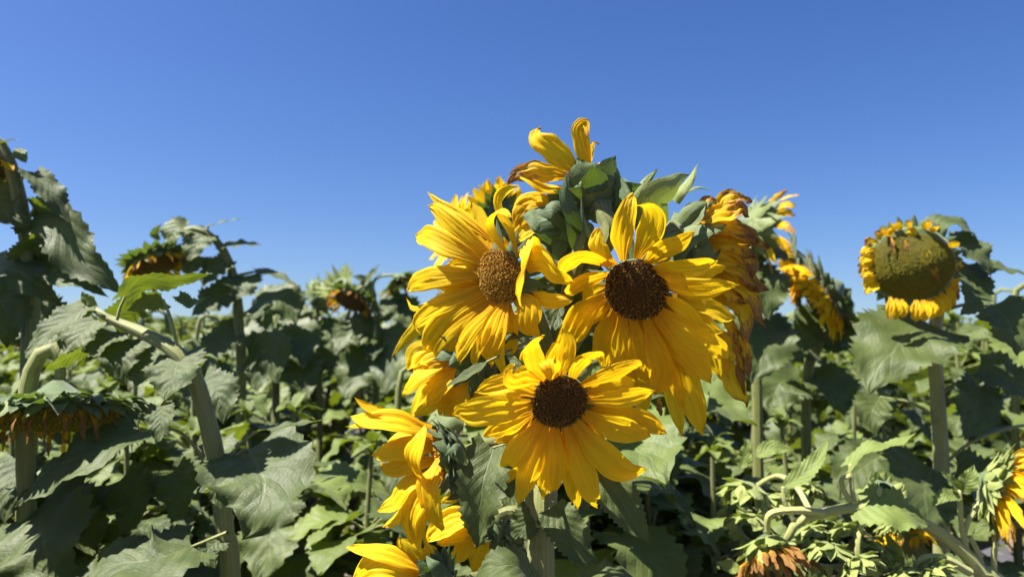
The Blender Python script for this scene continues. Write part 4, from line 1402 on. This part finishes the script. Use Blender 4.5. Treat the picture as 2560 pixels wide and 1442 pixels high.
for s, w in [('690,800 665,765 625,790', 90), ('690,790 720,755,20 745,800', 110), ('685,840 640,850 600,920', 120), ('690,850 740,850 760,920', 120), ('690,880 660,900,20 640,980', 120), ('690,900 740,920 770,1000', 130)]:
    leaf(Er, s, d, w, nrm=(0, -.7, .7))

# ------------------------------------------------------------------ the field behind: a few plants grown in full, the rest copied from them
def copy_tree(o, parent=None):
    c = o.copy()
    COL.objects.link(c)
    if parent is not None:
        c.parent = parent
    for ch in list(o.children):
        copy_tree(ch, c)
    return c


def grow(seed, kind, joined):
    """a field plant 1 m high with its foot at the origin"""
    rng = random.Random(seed)
    pl = Plant('sunflower', 'leafy sunflower standing deep in the blurred field', (0, 0), group='sunflowers deep in the field')
    lean = np.array([rng.gauss(0, .05), rng.gauss(0, .05), 0])
    nod = unit([rng.gauss(0, 1), -abs(rng.gauss(0, 1)) - .2, 0])
    top = np.array([0, 0, .93]) + lean
    sp = [np.array([0, 0, -.02]), lean * .2 + [0, 0, .35], lean * .6 + [0, 0, .68], top]
    hc = top
    if kind != 'leafy':
        sp += [top + nod * .03 + [0, 0, .05], top + nod * .075 + [0, 0, .045], top + nod * .10 + [0, 0, .01]]
        hc = sp[-1]
    me, C, T, N, r = tube_mesh('stem', sp, np.linspace(.0125, .0065, len(sp)).tolist(), M_STEM, 26, 8)
    obj('stem', me, pl.o, young=0)
    n = 34
    for i in range(n):
        h = .06 + .88 * i / (n - 1)
        z = int(np.argmin(np.abs(C[:20, 2] - h)))
        p0 = C[z]
        a = i * 2.4 + rng.uniform(-.4, .4)
        k = 1 - .55 * max(0, (h - .55) / .45) ** 1.5
        out = np.array([math.cos(a), math.sin(a), 0])
        pt = (.06 + .08 * rng.random()) * k
        L = rng.uniform(.13, .215) * k
        el = rng.uniform(.3, .9)
        p1 = p0 + out * pt * math.cos(el) + np.array([0, 0, pt * math.sin(el)])
        dr = rng.uniform(.1, 1.1)
        p2 = p1 + (out + [0, 0, .15 - dr * .3]) * L * .4
        p3 = p2 + (out * (1 - .35 * dr) + [0, 0, -.15 - dr * .75]) * L * .6
        V = blade([p1, p2, p3], L * rng.uniform(.75, .95), unit(out * .15 + [0, 0, 1]), 20, 8, prof_leaf, fold=rng.uniform(.05, .25), ruffle=.05, rk=3, serr=.13, lobe=.12,
                  roll=rng.gauss(0, .3), twist=rng.gauss(0, .4), crumple=.03, rng=rng)
        tb, *_ = frames(catmull([p0, (p0 + p1) / 2 + [0, 0, .008], p1], 6), [0, 0, 1])
        Cc = catmull([p0, (p0 + p1) / 2 + [0, 0, .01], p1], 6)
        TT, NN = frames(Cc, [0.1, 0, 1])
        tv = np.array([[Cc[q] + (NN[q] * math.cos(w) + np.cross(TT[q], NN[q]) * math.sin(w)) * .0032 for w in np.linspace(0, 6.2832, 6)] for q in range(7)])
        yg = rng.random() ** 2.5 * .6
        dd = rng.uniform(.5, 1) if (h < .3 and rng.random() < .25) else 0.0
        if joined:
            obj('leaf', grids_mesh('leaf', [(V, 20, 8, 0), (tv, 6, 5, 1)], [M_LEAF, M_STEM]), pl.o, young=yg, dead=dd)
            continue
        lo = obj('leaf', grid_mesh('leaf', V, 20, 8, M_LEAF), pl.o, young=yg, dead=dd)
        obj('petiole', grid_mesh('petiole', tv, 6, 5, M_STEM), lo, young=.3)
    if kind == 'leafy':
        for i in range(7):
            a = i * 2.4 + rng.random()
            o_ = np.array([math.cos(a), math.sin(a), 0])
            L = rng.uniform(.045, .10)
            e_ = rng.uniform(.2, 1.3)
            b_ = top + [0, 0, -.012 * (i % 3)]
            V = blade([b_, b_ + o_ * L * .4 + [0, 0, L * .4 * e_], b_ + o_ * L * .9 + [0, 0, L * (e_ - .5) * .7]], L * .55, unit(-o_ * e_ + [0, 0, 1]), 14, 6, prof_lance, fold=.25, serr=.06, rng=rng, crumple=.02)
            obj('leaf', grid_mesh('leaf', V, 14, 6, M_LEAF), pl.o, young=.45)
    if kind != 'leafy':
        ax = unit(nod * rng.uniform(.3, .9) + np.array([0, 0, -.55 if kind != 'fresh' else .3]))
        H = Head(pl, hc + ax * .03, 0, None, ax, .05 if kind != 'bud' else .032, rng=rng, back=.6)
        if kind == 'seed':
            H.disc(.25, 260, M_SEED, 'seed')
            H.ring(18, .6, .28, 'petal', sweep=.6, wilt=.55, droop=.5, joined=joined)
            H.ring(20, .75, .45, sweep=0, off=-.15, rows=2, young=.3, joined=joined)
        elif kind == 'wilt':
            H.disc(.2, 160, M_DRY, 'seed')
            H.ring(20, .95, .32, 'petal', sweep=.9, wilt=.7, droop=.5, joined=joined)
            H.ring(18, .85, .5, sweep=.1, off=-.12, rows=2, young=.4, joined=joined)
        elif kind == 'fresh':
            H.disc(.2, 200, M_DISC)
            H.ring(18, 1.35, .45, 'petal', sweep=.25, wilt=.1, droop=.3, rows=2, joined=joined)
            H.ring(16, .8, .5, sweep=-.2, off=-.15, young=.3, joined=joined)
        else:
            H.ring(16, 1.2, .6, sweep=.8, off=-.15, rows=2, young=.55, curl=.5, joined=joined)
    return pl.o


KINDS = ['seed', 'leafy', 'wilt', 'bud', 'leafy', 'leafy', 'wilt', 'leafy']
near_t = [grow(40 + i, k, False) for i, k in enumerate(KINDS)]
far_t = [grow(40 + i, k, True) for i, k in enumerate(KINDS)]
used = set()
TOLD = {
    50: 'sunflower with dried head just behind the bend of the thick pale stem',
    51: 'leafy sunflower in the gap left of the sideways low flower, further back',
    54: 'sunflower with small dried head right behind the hanging withered petals',
    55: 'sunflower with closed bud between the bright bud cluster and the olive-headed plant, further back',
    60: 'leafy sunflower in the second row behind the broad hanging head',
    61: 'sunflower with closed bud seen just right of the thick pale stem, further back',
    62: 'sunflower with nodding seeded head beneath the broad dark leaves left of the nodding heads',
    64: 'sunflower with dried head in the shade under the hanging shaded petals',
    65: 'leafy sunflower in the second row right of the hanging withered petals',
    66: 'leafy sunflower in the second row below the large grey-green leaf under the olive head',
    67: 'leafy sunflower in the second row right behind the straight stem of the olive head',
    72: 'sunflower with dried head further back, between the hanging head and the bent stem',
    74: 'leafy sunflower in the third row, midway between the bent stem and the clump',
    75: 'sunflower with dried head in the third row, just left of the half hidden flower',
    78: 'sunflower with closed bud in the third row under the hanging withered petals',
    79: 'leafy sunflower in the third row under the pair of shaggy golden flowers',
    80: 'sunflower with dried head left of the straight stem under the olive head',
    84: 'leafy sunflower in the fourth row at the left edge above the broad hanging head',
    91: 'sunflower with dried head in the fourth row under the pair of shaggy golden flowers',
    93: 'leafy sunflower in the fourth row near the right edge below the budding top',
    100: 'sunflower with dried head in the fourth row, seen over the very large drooping leaf',
    101: 'leafy sunflower in the fourth row, beneath the pale bristly head',
    107: 'sunflower with dried head in the fourth row, just above the bowed yellow-green plant',
    117: 'leafy sunflower far back, beneath the dark nodding head on the hooked stalk',
}
GONE = {*range(144, 146), 152, 154, 155, 158, 160, 161, 162, 164, 165, 169, 171, 172, 178, 179, 180, 181, 182, 184, 188, 189, 193, 198, 199, 201, 207, 209, 210, 212, 213, 214, 216, 217, 218, 219, 221, 222, 224, 227, 229,
        *range(230, 243), *range(245, 254), 255, 256, *range(258, 263), *range(264, 273), 274, 276, 278, 279, 280, 281, 282, 285, 286, *range(288, 295), 296, 297, 299}   # wholly hidden behind other plants
FIELD = []
rng = random.Random(11)


def place(x, y, h, k, rot, near):
    i = len(FIELD)
    if i in GONE:
        FIELD.append((None, k))
        return
    ts = near_t if near else far_t
    key = (near, k)
    if key in used:
        o = copy_tree(ts[k])
    else:
        o = ts[k]
        used.add(key)
    what = {'seed': 'sunflower with a nodding seeded head', 'wilt': 'sunflower with a small dried brown head', 'bud': 'sunflower with a closed green bud on top', 'leafy': 'leafy sunflower without any flower'}[KINDS[k]]
    deep = ' deep in the blurred field' if y > 2.4 else ' in the near rows behind the foremost plants'
    o['label'] = what + deep
    o['group'] = {'seed': 'seeded', 'wilt': 'dried', 'bud': 'budding', 'leafy': 'leafy'}[KINDS[k]] + (' sunflowers deep in the field' if y > 2.4 else ' sunflowers in the near rows')
    FIELD.append((o, k))
    if i in TOLD:
        o['label'] = TOLD[i]
        del o['group']
    elif 22 <= i <= 37:
        o['label'] = 'leafy sunflower standing just beyond the left edge of the picture'
        o['group'] = 'sunflowers beyond the left edge'
    o.location = (x, y, 0)
    o.rotation_euler = (0, 0, rot)
    o.scale = (h * 1.0, h * 1.0, h)
    return o


def clear_of(x, y, r=.2):
    return all((x - q[0]) ** 2 + (y - q[1]) ** 2 > r * r for q in TAKEN)


TAKEN = [tuple(o.location[:2]) for o in COL.objects if o.type == 'EMPTY' and o not in near_t and o not in far_t]
NEAR = [
    # pixel column, depth, top pixel row, template, turn, label
    (760, 1.35, 960, 1, .3, 'low leafy sunflower on the bare film between the bent stem and the clump'),
    (990, 1.55, 900, 2, 2.2, 'leafy sunflower close behind the lowest petals on the left side of the clump'),
    (1690, 1.5, 950, 1, 1.2, 'leafy sunflower in the shade just right of the main stem, behind the hanging petals'),
    (1850, 1.75, 960, 5, 4.0, 'low leafy sunflower behind the cluster of bright green buds'),
    (250, 1.5, 900, 1, 5.0, 'leafy sunflower directly behind the broad hanging head'),
    (60, 1.45, 930, 5, 1.0, 'leafy sunflower in deep shade under the dark leaves at the left edge'),
    (2120, 1.9, 930, 1, 2.6, 'leafy sunflower left of the stem that carries the olive head'),
    (2520, 1.8, 690, 3, .6, 'sunflower with budding top at the right edge behind the olive head'),
    (1560, 1.9, 960, 5, 3.3, 'leafy sunflower hidden low behind the centre of the clump'),
    (660, 1.6, 980, 5, 1.9, 'leafy sunflower rising between the very large drooping leaf and the bare film'), (900, 1.25, 1050, 1, 4.4, 'low leafy sunflower at the bottom touching the lowest yellow petals on the left'), (1640, 1.25, 1080, 5, 2.2, 'low leafy sunflower at the bottom just right of the hairy main stem'), (1780, 1.3, 1060, 1, 5.2, 'low leafy sunflower at the bottom between main stem and green bud cluster'), (350, 1.25, 1000, 5, 2.9, 'low leafy sunflower in shade left of the foot of the bent pale stem'),
    (140, 1.2, 1080, 1, 3.9, 'low shaded leafy sunflower in the bottom left corner'), (520, 1.35, 1020, 1, 1.1, 'leafy sunflower half hidden behind the foot of the bent pale stem'), (2240, 1.6, 960, 5, .4, 'leafy sunflower showing above the light yellow-green leaf of the bowed plant'), (2420, 1.6, 940, 1, 1.4, 'leafy sunflower right of the straight stem under the olive head'), (1480, 1.4, 1080, 1, .2, 'leafy sunflower peeping out close beside the hairy main stem, low down'), (1990, 1.5, 1000, 5, 1.7, 'leafy sunflower right behind the upright lance-shaped leaf of the bowed plant'), (1200, 1.4, 1060, 5, 5.5, 'leafy sunflower seen through the gaps between the lowest yellow flowers'),
    (450, 1.9, 840, 6, .9, 'sunflower with a small dried head behind the bent pale stem'),
]
for x, d, top, k, rot, lab in NEAR:
    p = P(x, top, d)
    o = place(p[0], p[1], max(.35, p[2]), k, rot, True)
    o['label'] = lab
    if 'group' in o:
        del o['group']
    TAKEN.append((p[0], p[1]))
for i in range(16):
    yy = .35 + .2 * (i // 2) + rng.uniform(-.05, .05)
    x = -.74 * yy - .30 - .42 * (i % 2) + rng.uniform(-.06, .06)
    place(x, yy, rng.uniform(.74, .88), rng.choice((0, 2, 1, 6)), rng.uniform(0, 6.28), False)
    TAKEN.append((x, yy))
y = 1.62
while y < 10:
    st = .29 + .045 * y
    n = int((.80 * y + 1.2) / st)
    for i in range(-n, n + 1):
        x = i * st + rng.uniform(-.3, .3) * st
        yy = y + rng.uniform(-.35, .35) * st
        if x > .74 * yy + .25 or x < -.74 * yy - .95 or not clear_of(x, yy, .22):
            continue
        h = rng.uniform(.66, .84) * (1 if yy < 4 else 1.07) if yy > 2.4 else rng.uniform(.42, .64)
        if rng.random() < .12 and yy > 2.4:
            h += .06
        place(x, yy, h, rng.randrange(len(KINDS)) if yy > 2.2 else rng.choice((1, 5, 1, 5, 3, 6)), rng.uniform(0, 6.28), yy < 2.9)
        TAKEN.append((x, yy))
    y += st
for x, d, top, k in [(450, 3.4, 775, 1), (530, 4.1, 768, 6), (330, 3.1, 800, 5), (250, 3.8, 792, 1), (700, 3.5, 738, 1), (765, 4.2, 748, 5), (640, 4.6, 772, 3), (1045, 3.6, 765, 6), (985, 4.6, 768, 1), (110, 3.4, 792, 5),
                     (2105, 3.4, 772, 1), (2160, 4.3, 778, 6), (2440, 3.3, 762, 5), (2485, 2.9, 742, 1), (2550, 3.1, 712, 0), (1950, 3.9, 782, 1), (900, 3.2, 790, 5), (820, 3.7, 772, 1), (400, 4.4, 785, 5), (590, 3.0, 800, 1), (180, 3.0, 805, 1), (30, 3.9, 790, 1), (2230, 3.6, 790, 5), (2380, 4.0, 780, 1),
                     (1300, 1.30, 660, 1), (1450, 1.12, 640, 1), (1570, 1.45, 650, 1), (1480, 1.95, 740, 5), (1380, 2.4, 760, 1), (1660, 2.0, 750, 5), (1250, 1.9, 750, 1), (1520, 2.7, 760, 1), (1750, 2.4, 760, 5),  # added out of sight behind the clump to shade the plants right of it
                     (500, 1.45, 830, 1), (430, 2.0, 790, 5), (640, 2.4, 800, 1), (330, 1.6, 850, 1), (560, 1.9, 820, 5)]:  # added behind the bent stem to shade the gap between it and the clump
    p = P(x, top, d)
    o = place(p[0], p[1], p[2], k, rng.uniform(0, 6.28), d < 2.9)
    if d < 2.8:
        o['label'] = 'leafy sunflower added hidden behind the many-headed clump to cast shade' if x > 1000 else 'leafy sunflower added behind the thick bent pale stem to cast shade'
        o['group'] = 'shade-casting sunflowers added behind the clump' if x > 1000 else 'shade-casting sunflowers added behind the bent stem'
for t in near_t + far_t:
    if (t in near_t, (near_t if t in near_t else far_t).index(t)) not in used:
        for ch in list(t.children_recursive):
            bpy.data.objects.remove(ch)
        bpy.data.objects.remove(t)

# the far field, too distant to count
rng = np.random.default_rng(5)
vs, fs, uvs = [], [], []
N = 16000
yy = 7 + 88 * rng.random(N) ** 1.8
xx = (rng.random(N) * 2 - 1) * (.85 * yy + 2)
zz = .80 - .45 * rng.random(N) ** 2.2 + .05 * np.sin(xx * 1.3 + yy * .7)
for i in range(N):
    a = rng.random() * 6.283
    L = .10 + .09 * rng.random()
    c, s = math.cos(a), math.sin(a)
    dr = rng.random() * .9
    p = np.array([xx[i], yy[i], zz[i]])
    o = np.array([c, s, 0])
    q = np.array([-s, c, 0])
    k = len(vs)
    vs += [p.tolist(), (p + o * L * .35 + q * L * .42 + [0, 0, .01]).tolist(), (p + o * L + [0, 0, -dr * L]).tolist(), (p + o * L * .35 - q * L * .42 + [0, 0, .01]).tolist(), (p + o * L * .45 - [0, 0, .012]).tolist()]
    fs += [(k, k + 1, k + 4), (k + 1, k + 2, k + 4), (k + 2, k + 3, k + 4), (k + 3, k, k + 4)]
me = raw_mesh('far_sunflower_field', vs, fs, M_LEAF)
uvl = me.uv_layers.new(name='UVMap')
base = np.array([[.5, 0], [1, .35], [.5, 1], [0, .35], [.5, .45]])
li = np.array(fs).reshape(-1)
uvl.data.foreach_set('uv', base[li % 5].astype(np.float32).reshape(-1))
o = obj('far_sunflower_field', me, kind='stuff', label='green mass of sunflower leaves far off towards the horizon')

# dry scraps lying on the film and the soil
rr = random.Random(8)
vs, fs = [], []
for i in range(900):
    y0 = 1.3 + 7 * rr.random() ** 1.5
    x0 = (rr.random() * 2 - 1) * (.75 * y0 + .3)
    a, L = rr.uniform(0, 6.28), rr.uniform(.02, .07)
    c, sn = math.cos(a) * L, math.sin(a) * L
    k = len(vs)
    vs += [(x0, y0, .03), (x0 + c - sn * .4, y0 + sn + c * .4, .035 + rr.random() * .02), (x0 + 2 * c, y0 + 2 * sn, .032), (x0 + c + sn * .4, y0 + sn - c * .4, .034 + rr.random() * .015)]
    fs += [(k, k + 1, k + 2), (k, k + 2, k + 3)]
obj('dry_litter', raw_mesh('dry_litter', vs, fs, mat_plain('dry_leaf', (0.26, 0.18, 0.12), .8, .2, .2, (.2, .12, .05))), kind='stuff', label='dry leaf scraps scattered over the ground film')
